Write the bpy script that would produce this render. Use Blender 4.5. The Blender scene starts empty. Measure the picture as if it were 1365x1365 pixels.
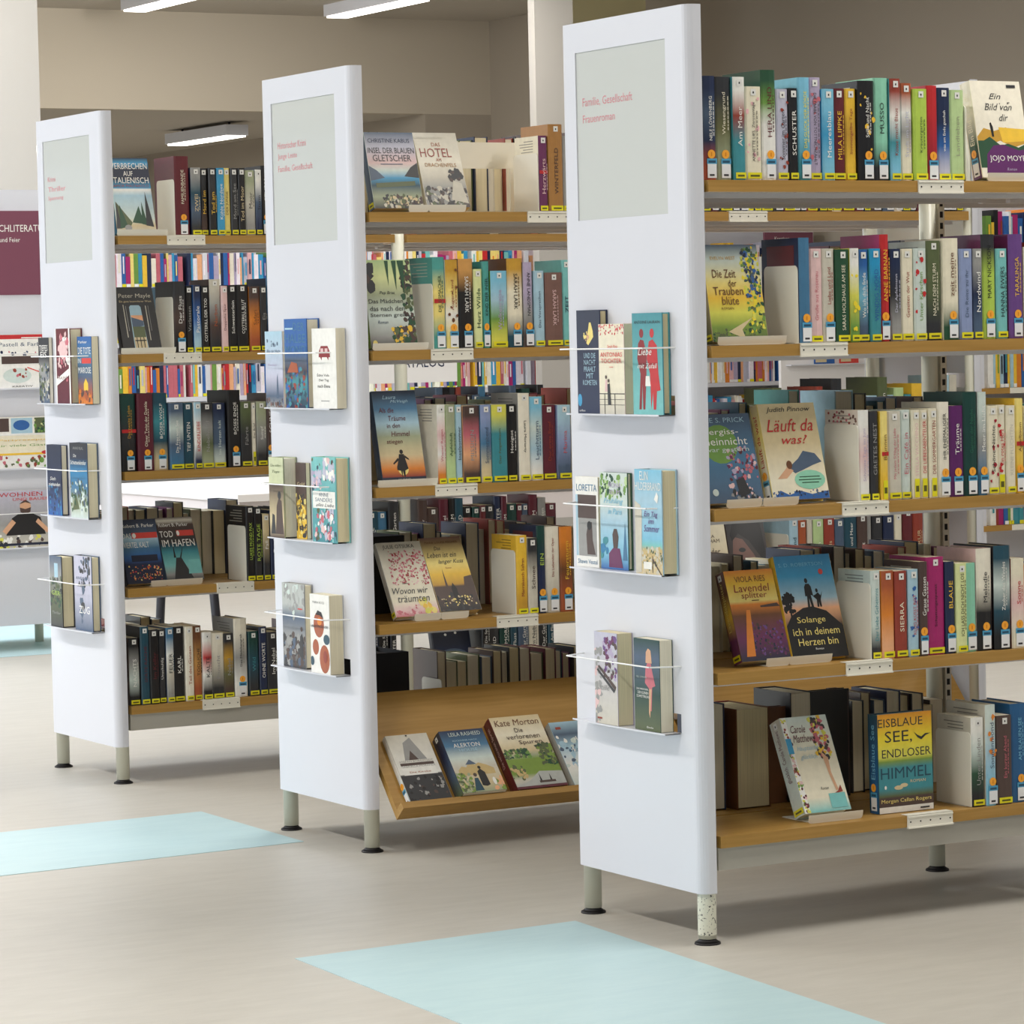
import bpy, math, random
from mathutils import Vector, Matrix

# ------------------------------------------------------------------ camera
SC = bpy.context.scene
COL = SC.collection
cam_data = bpy.data.cameras.new('camera')
cam = bpy.data.objects.new('camera', cam_data)
COL.objects.link(cam)
YAW, PITCH, ROLL = 0.5134, 0.0536, -0.0223
FOCAL_PX = 4408.75
fwd = Vector((math.sin(YAW)*math.cos(PITCH), math.cos(YAW)*math.cos(PITCH), -math.sin(PITCH)))
rgt = Vector((math.cos(YAW), -math.sin(YAW), 0))
upv = rgt.cross(fwd)
r2 = rgt*math.cos(ROLL)+upv*math.sin(ROLL)
u2 = -rgt*math.sin(ROLL)+upv*math.cos(ROLL)
M = Matrix.Identity(4)
for i in range(3):
    M[i][0] = r2[i]; M[i][1] = u2[i]; M[i][2] = -fwd[i]
M[0][3], M[1][3], M[2][3] = -3.6804, -5.7564, 1.2806
cam.matrix_world = M
cam_data.sensor_width = 36.0
cam_data.sensor_fit = 'HORIZONTAL'
cam_data.lens = 36.0*FOCAL_PX/1365.0
cam_data.clip_end = 200
SC.camera = cam

# ------------------------------------------------------------------ world, large lights, exposure
w = bpy.data.worlds.new('daylight_outside'); SC.world = w
w.use_nodes = True
bg = w.node_tree.nodes['Background']
bg.inputs['Color'].default_value = (0.86, 0.93, 1.0, 1)
bg.inputs['Strength'].default_value = 0.2
SC.view_settings.view_transform = 'Standard'
SC.view_settings.look = 'None'
SC.view_settings.exposure = 0.0
SC.view_settings.gamma = 1.0
SC.view_settings.use_curve_mapping = False

def area(name, loc, target, sx, sy, power, color):
    l = bpy.data.lights.new(name, 'AREA'); l.shape = 'RECTANGLE'; l.size = sx; l.size_y = sy
    l.energy = power; l.color = color
    o = bpy.data.objects.new(name, l); COL.objects.link(o)
    o.location = loc
    o.rotation_euler = (Vector(target)-Vector(loc)).to_track_quat('-Z', 'Y').to_euler()
    return o
# daylight through the tall windows on the left side of the hall
area('window_daylight', (-7.6, 4.5, 1.9), (0, 4.0, 0.9), 12, 3.0, 215, (0.88, 0.94, 1.0))
area('floor_fill_light', (-2.6, 8.8, 3.8), (-2.6, 8.8, 0.0), 6, 5.0, 540, (0.76, 0.86, 1.0))  # added overhead fill that brightens the far left floor, no real roof opening
# rows of ceiling tubes outside the picture
for lx in (-3.0, 1.5, 6.0):
    for ly in (-5.0, -1.0, 3.2, 7.4, 11.6):
        area('ceiling_tube_and_fill', (lx, ly, 3.72), (lx, ly, 0), 0.3, 1.6, {-3.0: 92, 1.5: 66, 6.0: 56}[lx]*(1 if ly > -4 else .55), (1.0, 0.965, 0.91))

for lx in (-2.0, 2.0, 6.0):
    area('ceiling_tube_and_fill', (lx, 15.2, 3.72), (lx, 16.6, 2.2), 0.3, 1.6, 85, (1.0, 0.965, 0.91))  # added wall wash tilted at the soffit to lift its tone
    area('ceiling_tube_and_fill', (lx, 22.5, 2.96), (lx, 22.5, 0), 0.3, 1.6, 90, (1.0, 0.965, 0.91))  # added fill for the dim area under the lower ceiling

# ------------------------------------------------------------------ colours
HEX = dict(navy='1d2a4c', slate='4c5f78', orangered='b5502f', charcoal='2e2f33', olive='6b6a42', sage='a3ab8c', white='f0efe9',
 brick='963d2e', teal='3f8f9a', cream='ece5cd', forest='234f35', leaf='6f9a45', maroon='642028', lavender='c2c2d4', black='161518',
 sky='7fc2de', azure='3d9bc9', gold='eec23c', mustard='c99a35', mint='8fd0b4', rust='a95632', grey='9a9a98', lime='b4d156',
 red='c2282c', crimson='a31f30', cobalt='2c62a8', pistachio='bcd69a', steel='44779c', blush='e6c3c2', rose='c76b78', stone='cfcabb',
 daisy='dcd95a', cyan='2796c8', magenta='a8236b', mist='cfdcd6', moss='5a6542', periwinkle='8d9cc4', plum='6b2c5a', aqua='7cc4c2',
 violet='6a4588', butter='f1dd82', ivory='efe9d8', purple='5d1f63', pine='12403a', pine2='2b6a52', orange='e0862f', peach='efb184',
 powder='a9cbdc', umber='4f3d38', limecream='dfe6a6', petrol='1f4a5c', sand='d8c69c', wine='5f2030', sepia='a9793f', teal2='4fa19a',
 brown='6d4325', tiger='d09a55', mocha='7a5a52', yellow='f2dc35', pink='e9b7bb', lilac='b5a8c4', floral='e8dcd0', cobalt2='1c5a8c',
 orangedot='f9ab33', labelblue='4fa0c8', labelyellow='e6de1d', paper='e8e2cf', dark='1b1a1c', skin='d9a986', pages='d9cfb4',
 deepred='8c1f22', coral='d9463e', sunset='f0a02c', night='20283f', skydeep='2f7fae', grass='7d9a3e', fog='b8bcb8', hay='cbb27a',
 signpurple='7a4658', signred='d98a8a', redlet='cf7f86', pagesgold='cdbb8a')
def lin(c):
    return tuple((v/12.92 if v <= 0.04045 else ((v+0.055)/1.055)**2.4) for v in c)
def C(n):
    if isinstance(n, tuple): return n
    h = HEX.get(n, n)
    return lin(tuple(int(h[i:i+2], 16)/255 for i in (0, 2, 4)))
def mixc(a, b, t): return tuple(a[i]*(1-t)+b[i]*t for i in range(3))

# ------------------------------------------------------------------ materials
def new_mat(name):
    m = bpy.data.materials.new(name); m.use_nodes = True
    nt = m.node_tree; b = nt.nodes['Principled BSDF']
    return m, nt, b
def simple(name, col, rough=.5, metal=0, noise=0.0, scale=30, coat=0, bump=0):
    m, nt, b = new_mat(name)
    b.inputs['Roughness'].default_value = rough; b.inputs['Metallic'].default_value = metal
    b.inputs['Coat Weight'].default_value = coat
    tc = nt.nodes.new('ShaderNodeTexCoord')
    n = nt.nodes.new('ShaderNodeTexNoise'); n.inputs['Scale'].default_value = scale; n.inputs['Detail'].default_value = 4
    nt.links.new(tc.outputs['Object'], n.inputs['Vector'])
    mx = nt.nodes.new('ShaderNodeMix'); mx.data_type = 'RGBA'
    c = C(col)
    mx.inputs[6].default_value = (*[v*(1-noise) for v in c], 1); mx.inputs[7].default_value = (*[min(1, v*(1+noise)) for v in c], 1)
    nt.links.new(n.outputs['Fac'], mx.inputs[0]); nt.links.new(mx.outputs[2], b.inputs['Base Color'])
    if bump:
        bp = nt.nodes.new('ShaderNodeBump'); bp.inputs['Strength'].default_value = bump; bp.inputs['Distance'].default_value = .002
        nt.links.new(n.outputs['Fac'], bp.inputs['Height']); nt.links.new(bp.outputs['Normal'], b.inputs['Normal'])
    return m
def attr_mat(name, rough, coat=0.0):
    m, nt, b = new_mat(name)
    a = nt.nodes.new('ShaderNodeAttribute'); a.attribute_name = 'Col'
    tc = nt.nodes.new('ShaderNodeTexCoord')
    n = nt.nodes.new('ShaderNodeTexNoise'); n.inputs['Scale'].default_value = 60; n.inputs['Detail'].default_value = 3
    nt.links.new(tc.outputs['Object'], n.inputs['Vector'])
    mr = nt.nodes.new('ShaderNodeMapRange'); mr.inputs[3].default_value = .86; mr.inputs[4].default_value = 1.12
    nt.links.new(n.outputs['Fac'], mr.inputs[0])
    vm = nt.nodes.new('ShaderNodeVectorMath'); vm.operation = 'SCALE'
    nt.links.new(a.outputs['Color'], vm.inputs[0]); nt.links.new(mr.outputs[0], vm.inputs['Scale'])
    nt.links.new(vm.outputs[0], b.inputs['Base Color'])
    b.inputs['Roughness'].default_value = rough; b.inputs['Coat Weight'].default_value = coat
    b.inputs['Coat Roughness'].default_value = .12
    return m
M_COVER = attr_mat('printed_cover', .38, .25)
M_PRINT = attr_mat('printed_ink', .45, .15)
def pages_mat():
    m, nt, b = new_mat('page_edges')
    tc = nt.nodes.new('ShaderNodeTexCoord')
    mp = nt.nodes.new('ShaderNodeMapping'); mp.inputs['Scale'].default_value = (45, 2.0, .6)
    nt.links.new(tc.outputs['Object'], mp.inputs['Vector'])
    n = nt.nodes.new('ShaderNodeTexNoise'); n.inputs['Scale'].default_value = 1.5; n.inputs['Detail'].default_value = 3
    nt.links.new(mp.outputs['Vector'], n.inputs['Vector'])
    oi = nt.nodes.new('ShaderNodeObjectInfo')
    r = nt.nodes.new('ShaderNodeMix'); r.data_type = 'RGBA'
    r.inputs[6].default_value = (*C('f6f0dc'), 1); r.inputs[7].default_value = (*C('e6d8ac'), 1)
    nt.links.new(oi.outputs['Random'], r.inputs[0])
    mr = nt.nodes.new('ShaderNodeMapRange'); mr.inputs[1].default_value = .3; mr.inputs[2].default_value = .7; mr.inputs[3].default_value = .72; mr.inputs[4].default_value = 1.05
    nt.links.new(n.outputs['Fac'], mr.inputs[0])
    vm = nt.nodes.new('ShaderNodeVectorMath'); vm.operation = 'SCALE'
    nt.links.new(r.outputs[2], vm.inputs[0]); nt.links.new(mr.outputs[0], vm.inputs['Scale'])
    nt.links.new(vm.outputs[0], b.inputs['Base Color']); b.inputs['Roughness'].default_value = .85
    return m
M_PAGES = pages_mat()
def wood_mat():
    m, nt, b = new_mat('beech_laminate')
    tc = nt.nodes.new('ShaderNodeTexCoord')
    mp = nt.nodes.new('ShaderNodeMapping'); mp.inputs['Scale'].default_value = (1.2, 26, 26)
    nt.links.new(tc.outputs['Object'], mp.inputs['Vector'])
    n = nt.nodes.new('ShaderNodeTexNoise'); n.inputs['Scale'].default_value = 4; n.inputs['Detail'].default_value = 6; n.inputs['Distortion'].default_value = .4
    nt.links.new(mp.outputs['Vector'], n.inputs['Vector'])
    cr = nt.nodes.new('ShaderNodeValToRGB')
    cr.color_ramp.elements[0].position = .3; cr.color_ramp.elements[0].color = (*C('a27b39'), 1)
    cr.color_ramp.elements[1].position = .75; cr.color_ramp.elements[1].color = (*C('b48c49'), 1)
    nt.links.new(n.outputs['Fac'], cr.inputs[0]); nt.links.new(cr.outputs[0], b.inputs['Base Color'])
    b.inputs['Roughness'].default_value = .42
    return m
M_WOOD = wood_mat()
M_WHITE = simple('white_powder_coat', 'd9dbe3', .28, noise=.012, scale=5, coat=.2)
M_POST = simple('cream_tube_coat', 'dcdccb', .35, noise=.02, scale=20)
M_GREYMETAL = simple('grey_shelf_underside', 'dad8da', .38, metal=.3, noise=.01, scale=3)
M_PLINTH = simple('grey_plinth', 'b3b0a6', .5, noise=.03, scale=8)
M_PLATE = simple('ivory_plate', 'eae7da', .4, noise=.02, scale=30)
M_HOLE = simple('dark_hole', '17161a', .7, noise=.1)
M_RUBBER = simple('black_rubber', '141012', .6, noise=.1)
M_WIRE = simple('white_wire', 'f2f2f2', .35, noise=.01)
M_DESK = simple('white_desk_top', 'f1efee', .35, noise=.01)
M_DARKMETAL = simple('dark_steel', '35353c', .4, metal=.3, noise=.05)
M_COLUMN = simple('plaster_warm_white', 'bab6b0', .8, noise=.02, scale=2)
M_OLIVE = simple('plaster_olive', 'c6bc92', .8, noise=.02, scale=2)
M_WALLT = simple('plaster_taupe', 'a89e90', .85, noise=.03, scale=1.2, bump=.05)
M_WALLB = simple('plaster_beige', 'c4baa9', .85, noise=.03, scale=1.2, bump=.05)
M_CEIL = simple('ceiling_plaster', 'bdb6ab', .85, noise=.02, scale=1.5)
M_YLABEL = attr_mat('sticker_print', .5)
def leg_mat():
    m, nt, b = new_mat('scuffed_tube_coat')
    tc = nt.nodes.new('ShaderNodeTexCoord')
    n = nt.nodes.new('ShaderNodeTexNoise'); n.inputs['Scale'].default_value = 190; n.inputs['Detail'].default_value = 6
    nt.links.new(tc.outputs['Object'], n.inputs['Vector'])
    cr = nt.nodes.new('ShaderNodeValToRGB')
    cr.color_ramp.elements[0].position = .60; cr.color_ramp.elements[0].color = (*C('dcdccb'), 1)
    cr.color_ramp.elements[1].position = .63; cr.color_ramp.elements[1].color = (*C('4a4a48'), 1)
    nt.links.new(n.outputs['Fac'], cr.inputs[0]); nt.links.new(cr.outputs[0], b.inputs['Base Color'])
    b.inputs['Roughness'].default_value = .45
    return m
M_SCUFF = leg_mat()
def floor_mat(name, a, b2, streak):
    m, nt, b = new_mat(name)
    tc = nt.nodes.new('ShaderNodeTexCoord')
    mp = nt.nodes.new('ShaderNodeMapping'); mp.inputs['Scale'].default_value = (2.2, 9, 1); mp.inputs['Rotation'].default_value = (0, 0, .25)
    nt.links.new(tc.outputs['Object'], mp.inputs['Vector'])
    n = nt.nodes.new('ShaderNodeTexNoise'); n.inputs['Scale'].default_value = 2.6; n.inputs['Detail'].default_value = 9; n.inputs['Roughness'].default_value = .7
    nt.links.new(mp.outputs['Vector'], n.inputs['Vector'])
    cr = nt.nodes.new('ShaderNodeValToRGB')
    cr.color_ramp.elements[0].position = .3; cr.color_ramp.elements[0].color = (*C(a), 1)
    cr.color_ramp.elements[1].position = .7; cr.color_ramp.elements[1].color = (*C(b2), 1)
    nt.links.new(n.outputs['Fac'], cr.inputs[0])
    # scattered small dark specks
    n2 = nt.nodes.new('ShaderNodeTexVoronoi'); n2.inputs['Scale'].default_value = 3.2
    nt.links.new(tc.outputs['Object'], n2.inputs['Vector'])
    lt = nt.nodes.new('ShaderNodeMath'); lt.operation = 'LESS_THAN'; lt.inputs[1].default_value = .016
    nt.links.new(n2.outputs['Distance'], lt.inputs[0])
    mx = nt.nodes.new('ShaderNodeMix'); mx.data_type = 'RGBA'; mx.inputs[7].default_value = (*C('6d675e'), 1)
    nt.links.new(lt.outputs[0], mx.inputs[0]); nt.links.new(cr.outputs[0], mx.inputs[6])
    nt.links.new(mx.outputs[2], b.inputs['Base Color'])
    b.inputs['Roughness'].default_value = streak
    return m
M_FLOOR = floor_mat('linoleum_beige', 'b5b1a8', 'c1bdb4', .42)
M_BLUEFLOOR = floor_mat('linoleum_blue', 'aecad0', 'b9d3d7', .42)
def emit_mat(name, col, s):
    m, nt, b = new_mat(name)
    b.inputs['Base Color'].default_value = (*C(col), 1); b.inputs['Emission Color'].default_value = (*C(col), 1)
    b.inputs['Emission Strength'].default_value = s
    return m
M_TUBE = emit_mat('lamp_diffuser', 'fffaf0', 4.0)
def glass_mat():
    m, nt, b = new_mat('glossy_sign_cover')
    b.inputs['Base Color'].default_value = (*C('d3d7d4'), 1); b.inputs['Roughness'].default_value = .06
    b.inputs['Coat Weight'].default_value = 1.0; b.inputs['Coat Roughness'].default_value = .03
    tc = nt.nodes.new('ShaderNodeTexCoord'); n = nt.nodes.new('ShaderNodeTexNoise'); n.inputs['Scale'].default_value = 2
    nt.links.new(tc.outputs['Object'], n.inputs['Vector'])
    bp = nt.nodes.new('ShaderNodeBump'); bp.inputs['Strength'].default_value = .25; bp.inputs['Distance'].default_value = .01
    nt.links.new(n.outputs['Fac'], bp.inputs['Height']); nt.links.new(bp.outputs['Normal'], b.inputs['Coat Normal'])
    return m
M_GLASS = glass_mat()

# ------------------------------------------------------------------ mesh helper
class MB:
    def __init__(s): s.v = []; s.f = []; s.c = []; s.m = []; s.smooth = []
    def face(s, pts, col=(.8, .8, .8), mat=0, smooth=False):
        n = len(s.v); s.v.extend(pts); s.f.append(tuple(range(n, n+len(pts)))); s.c.append(col); s.m.append(mat); s.smooth.append(smooth)
    def mesh(s, verts, faces, col, mat=0, smooth=False):
        n = len(s.v); s.v.extend(verts)
        for f in faces:
            s.f.append(tuple(i+n for i in f)); s.c.append(col); s.m.append(mat); s.smooth.append(smooth)
    def box(s, x0, y0, z0, x1, y1, z1, col=(.8, .8, .8), mat=0, under=None):
        v = [(x0, y0, z0), (x1, y0, z0), (x1, y1, z0), (x0, y1, z0), (x0, y0, z1), (x1, y0, z1), (x1, y1, z1), (x0, y1, z1)]
        fs = [(0, 3, 2, 1), (4, 5, 6, 7), (0, 1, 5, 4), (1, 2, 6, 5), (2, 3, 7, 6), (3, 0, 4, 7)]
        n = len(s.v); s.v.extend(v)
        for i, f in enumerate(fs):
            s.f.append(tuple(k+n for k in f)); s.c.append(col); s.m.append(under if (i == 0 and under is not None) else mat); s.smooth.append(False)
    def tube(s, p0, p1, r, n=14, col=(.8, .8, .8), mat=0, r1=None, caps=True):
        p0 = Vector(p0); p1 = Vector(p1); d = (p1-p0).normalized()
        a = d.orthogonal().normalized(); b = d.cross(a); r1 = r if r1 is None else r1
        base = len(s.v)
        for p, rr in ((p0, r), (p1, r1)):
            for i in range(n):
                t = 2*math.pi*i/n; s.v.append(tuple(p+a*math.cos(t)*rr+b*math.sin(t)*rr))
        for i in range(n):
            j = (i+1) % n
            s.f.append((base+i, base+j, base+n+j, base+n+i)); s.c.append(col); s.m.append(mat); s.smooth.append(True)
        if caps:
            s.f.append(tuple(base+i for i in reversed(range(n)))); s.c.append(col); s.m.append(mat); s.smooth.append(False)
            s.f.append(tuple(base+n+i for i in range(n))); s.c.append(col); s.m.append(mat); s.smooth.append(False)
    def me(s, name, mats):
        m = bpy.data.meshes.new(name); m.from_pydata(s.v, [], s.f)
        for mt in (mats if isinstance(mats, (list, tuple)) else [mats]): m.materials.append(mt)
        m.polygons.foreach_set('material_index', s.m); m.polygons.foreach_set('use_smooth', s.smooth)
        at = m.color_attributes.new(name='Col', type='FLOAT_COLOR', domain='CORNER')
        buf = []
        for f, c in zip(s.f, s.c):
            if len(c) == len(f) and isinstance(c[0], tuple):
                for k in c: buf.extend((*k, 1))
            else:
                buf.extend((*c, 1)*len(f))
        at.data.foreach_set('color', buf)
        m.update()
        return m
    def build(s, name, mats, parent=None, loc=None, rot=None):
        return link(name, s.me(name, mats), parent, loc, rot)
def link(name, me, parent=None, loc=None, rot=None, scale=None):
    o = bpy.data.objects.new(name, me); COL.objects.link(o)
    if parent: o.parent = parent
    if loc is not None: o.location = loc
    if rot is not None: o.rotation_euler = rot
    if scale is not None: o.scale = scale
    return o
def tag(o, label, cat, group=None, kind=None):
    if label: o['label'] = label
    if cat: o['category'] = cat
    if group: o['group'] = group
    if kind: o['kind'] = kind
    return o
def empty(name, loc, rot=(0, 0, 0)):
    return link(name, None, None, loc, rot)

_glyph = {}
def text_geo(s, shear=0.0):
    k = (s, shear)
    if k in _glyph: return _glyph[k]
    cu = bpy.data.curves.new('lettering', 'FONT'); cu.body = s; cu.resolution_u = 2; cu.shear = shear
    ob = bpy.data.objects.new('lettering', cu); COL.objects.link(ob)
    me = bpy.data.meshes.new_from_object(ob)
    vs = [tuple(v.co) for v in me.vertices]; fs = [tuple(p.vertices) for p in me.polygons]
    bpy.data.objects.remove(ob); bpy.data.meshes.remove(me); bpy.data.curves.remove(cu)
    if not vs: return None
    x0 = min(v[0] for v in vs); x1 = max(v[0] for v in vs)
    y0 = min(v[1] for v in vs); y1 = max(v[1] for v in vs)
    r = ([((v[0]-x0)/(x1-x0+1e-9), (v[1]-y0)/(y1-y0+1e-9)) for v in vs], fs, (x1-x0)/(y1-y0+1e-9))
    _glyph[k] = r
    return r

# art: list of ops drawn on a w x h face;  mapf(u_m, v_m, layer) -> 3D point
def blobpoly(cx, cy, rx, ry, n, rnd, jit=.35):
    out = []
    for i in range(n):
        t = 2*math.pi*i/n; k = 1+rnd.uniform(-jit, jit)
        out.append((cx+rx*k*math.cos(t), cy+ry*k*math.sin(t)))
    return out
def draw(mb, ops, w, h, mapf, layer0=1):
    L = layer0
    for op in ops:
        k = op[0]
        if k == 'g':   # vertical gradient stops [(v,color)..] bottom to top
            u0, u1 = (op[2], op[3]) if len(op) > 3 else (0, 1)
            st = op[1]
            for (va, ca), (vb, cb) in zip(st[:-1], st[1:]):
                ca = C(ca); cb = C(cb)
                mb.face([mapf(u0*w, va*h, L), mapf(u1*w, va*h, L), mapf(u1*w, vb*h, L), mapf(u0*w, vb*h, L)], (ca, ca, cb, cb))
        elif k == 'r':
            _, u0, v0, u1, v1, c = op
            mb.face([mapf(u0*w, v0*h, L), mapf(u1*w, v0*h, L), mapf(u1*w, v1*h, L), mapf(u0*w, v1*h, L)], C(c))
        elif k == 'e':
            _, cu, cv, ru, rv, c = op
            pts = [(cu+ru*math.cos(2*math.pi*i/18), cv+rv*math.sin(2*math.pi*i/18)) for i in range(18)]
            mb.face([mapf(a*w, b*h, L) for a, b in pts], C(c))
        elif k == 'p':
            pts = op[1]; a = sum(p[0]*q[1]-q[0]*p[1] for p, q in zip(pts, pts[1:]+pts[:1]))
            if a < 0: pts = pts[::-1]
            mb.face([mapf(a*w, b*h, L) for a, b in pts], C(op[2]))
        elif k == 'b':
            _, n, u0, v0, u1, v1, s, cs, seed = op
            rnd = random.Random(seed)
            if n > 10: n = int(n*2.4); s *= .62
            for i in range(n):
                cx = rnd.uniform(u0, u1); cy = rnd.uniform(v0, v1); sz = s*rnd.uniform(.5, 1.3)
                rx = sz/w*h*.9
                pts = blobpoly(cx, cy, rx, sz, 7, rnd)
                pts = [(min(max(a, 0.002), .998), min(max(b, .002), .998)) for a, b in pts]
                mb.face([mapf(a*w, b*h, L+i*.03) for a, b in pts], C(rnd.choice(cs)))
            L += n*.03
        elif k == 't':
            _, s, uc, vc, tw, th, c = op[:7]
            sh = op[7] if len(op) > 7 else 0
            g = text_geo(s, sh)
            if g:
                vs, fs, asp = g
                W = tw*w; H = th*h
                mb.mesh([mapf(uc*w-W/2+a*W, vc*h-H/2+b*H, L) for a, b in vs], fs, C(c))
        L += 1.3
    return L

# ------------------------------------------------------------------ setting
def plane_box(name, x0, y0, z0, x1, y1, z1, mat, under=None):
    mb = MB(); mb.box(x0, y0, z0, x1, y1, z1)
    o = mb.build(name, mat); o['kind'] = 'structure'; return o
plane_box('floor', -9, -9, -.1, 14, 32, 0, M_FLOOR)
def inlay(name, pts):
    mb = MB()
    top = [(x, y, .0012) for x, y in pts]; mb.face(top)
    n = len(pts)
    for i in range(n):
        a, b = pts[i], pts[(i+1) % n]; mb.face([(a[0], a[1], -.001), (b[0], b[1], -.001), (b[0], b[1], .0012), (a[0], a[1], .0012)])
    o = mb.build(name, M_BLUEFLOOR); o['kind'] = 'structure'
    o['label'] = 'pale blue linoleum rectangle let into the beige floor'
inlay('floor_inlay', [(-4.0, 1.60), (-.875, 1.78), (-.042, 1.817), (-.032, 2.478), (-.619, 2.457), (-4.0, 2.40)])
inlay('floor_inlay', [(-.80, -2.6), (.02, -2.6), (-.145, -.839), (-.063, .418), (-.755, .389), (-.784, -.383)])
inlay('floor_inlay', [(-1.5, 7.1), (1.9, 7.1), (1.9, 9.2), (-1.5, 9.2)])
plane_box('ceiling', -9, -9, 3.84, 14, 18.1, 3.94, M_CEIL)
plane_box('ceiling_lower', -9, 18.1, 3.08, 14, 32, 3.18, M_CEIL)
plane_box('wall_soffit', -9, 18, 3.08, 9.6, 18.1, 3.84, M_WALLB)
plane_box('wall_right', 9.6, 4.0, 0, 9.75, 18.0, 3.84, M_WALLT)
plane_box('wall_back_right', 8.99, 18.0, 0, 9.75, 18.12, 3.08, M_WALLT)
plane_box('wall_right_far', 8.99, 18.12, 0, 9.12, 31.9, 3.08, M_WALLT)
plane_box('wall_back', -9, 31.9, 0, 9.12, 32, 3.08, M_COLUMN)
def column(x0, y0, x1, y1, z1, m, label):
    mb = MB(); mb.box(x0, y0, 0, x1, y1, z1)
    o = mb.build('column', m); o['label'] = label; o['kind'] = 'structure'
column(1.35, 9.0, 2.13, 9.35, 3.84, M_COLUMN, 'beige square column behind the magazine rack at the left')
column(6.74, 12.30, 7.02, 12.38, 3.84, M_COLUMN, 'white column between the middle and nearest bookcases')
column(8.02, 14.0, 8.62, 14.5, 3.84, M_OLIVE, 'olive cream column behind the nearest bookcase panel')

def ceiling_light(x, y0, y1, z, zc, label):
    r = empty('ceiling_light', (x, y0, z))
    mb = MB(); mb.box(-.1, 0, 0.012, .1, y1-y0, .10); mb.build('housing', M_WHITE, r)
    mb = MB(); mb.box(-.085, .02, 0, .085, y1-y0-.02, .014); mb.build('diffuser', M_TUBE, r)
    if zc-z > .12:
        mb = MB()
        for yy in (.15, y1-y0-.15): mb.tube((0, yy, .1), (0, yy, zc-z), .01, 8)
        mb.build('hanger', M_DARKMETAL, r)
    tag(r, label, 'ceiling light', 'long ceiling lights')
ceiling_light(7.80, 19.05, 20.3, 2.95, 3.08, 'long white ceiling light hanging behind the farthest bookcase')
ceiling_light(7.80, 15.8, 17.2, 3.74, 3.84, 'long ceiling light at the top edge, left of the white column')
ceiling_light(6.12, 15.8, 17.2, 3.74, 3.84, 'long ceiling light at the top edge, furthest left')

# ------------------------------------------------------------------ bookcases
OY = dict(C=0.0, B=1.539, A=3.133)
UN = dict(C='nearest', B='middle', A='farthest')
SZ = {1: 1.590, 2: 1.2476, 3: .9076, 4: .567, 5: .2256}
SHELF = {1: 'top', 2: 'second', 3: 'third', 4: 'fourth', 5: 'bottom'}
WD, LEN, HT, ZB = .516, 1.938, 1.95, .108
POSTX = (.026, .969, 1.912)
TRAYZ = (1.104, .770, .438); WIREZ = (1.246, .912, .58)

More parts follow.
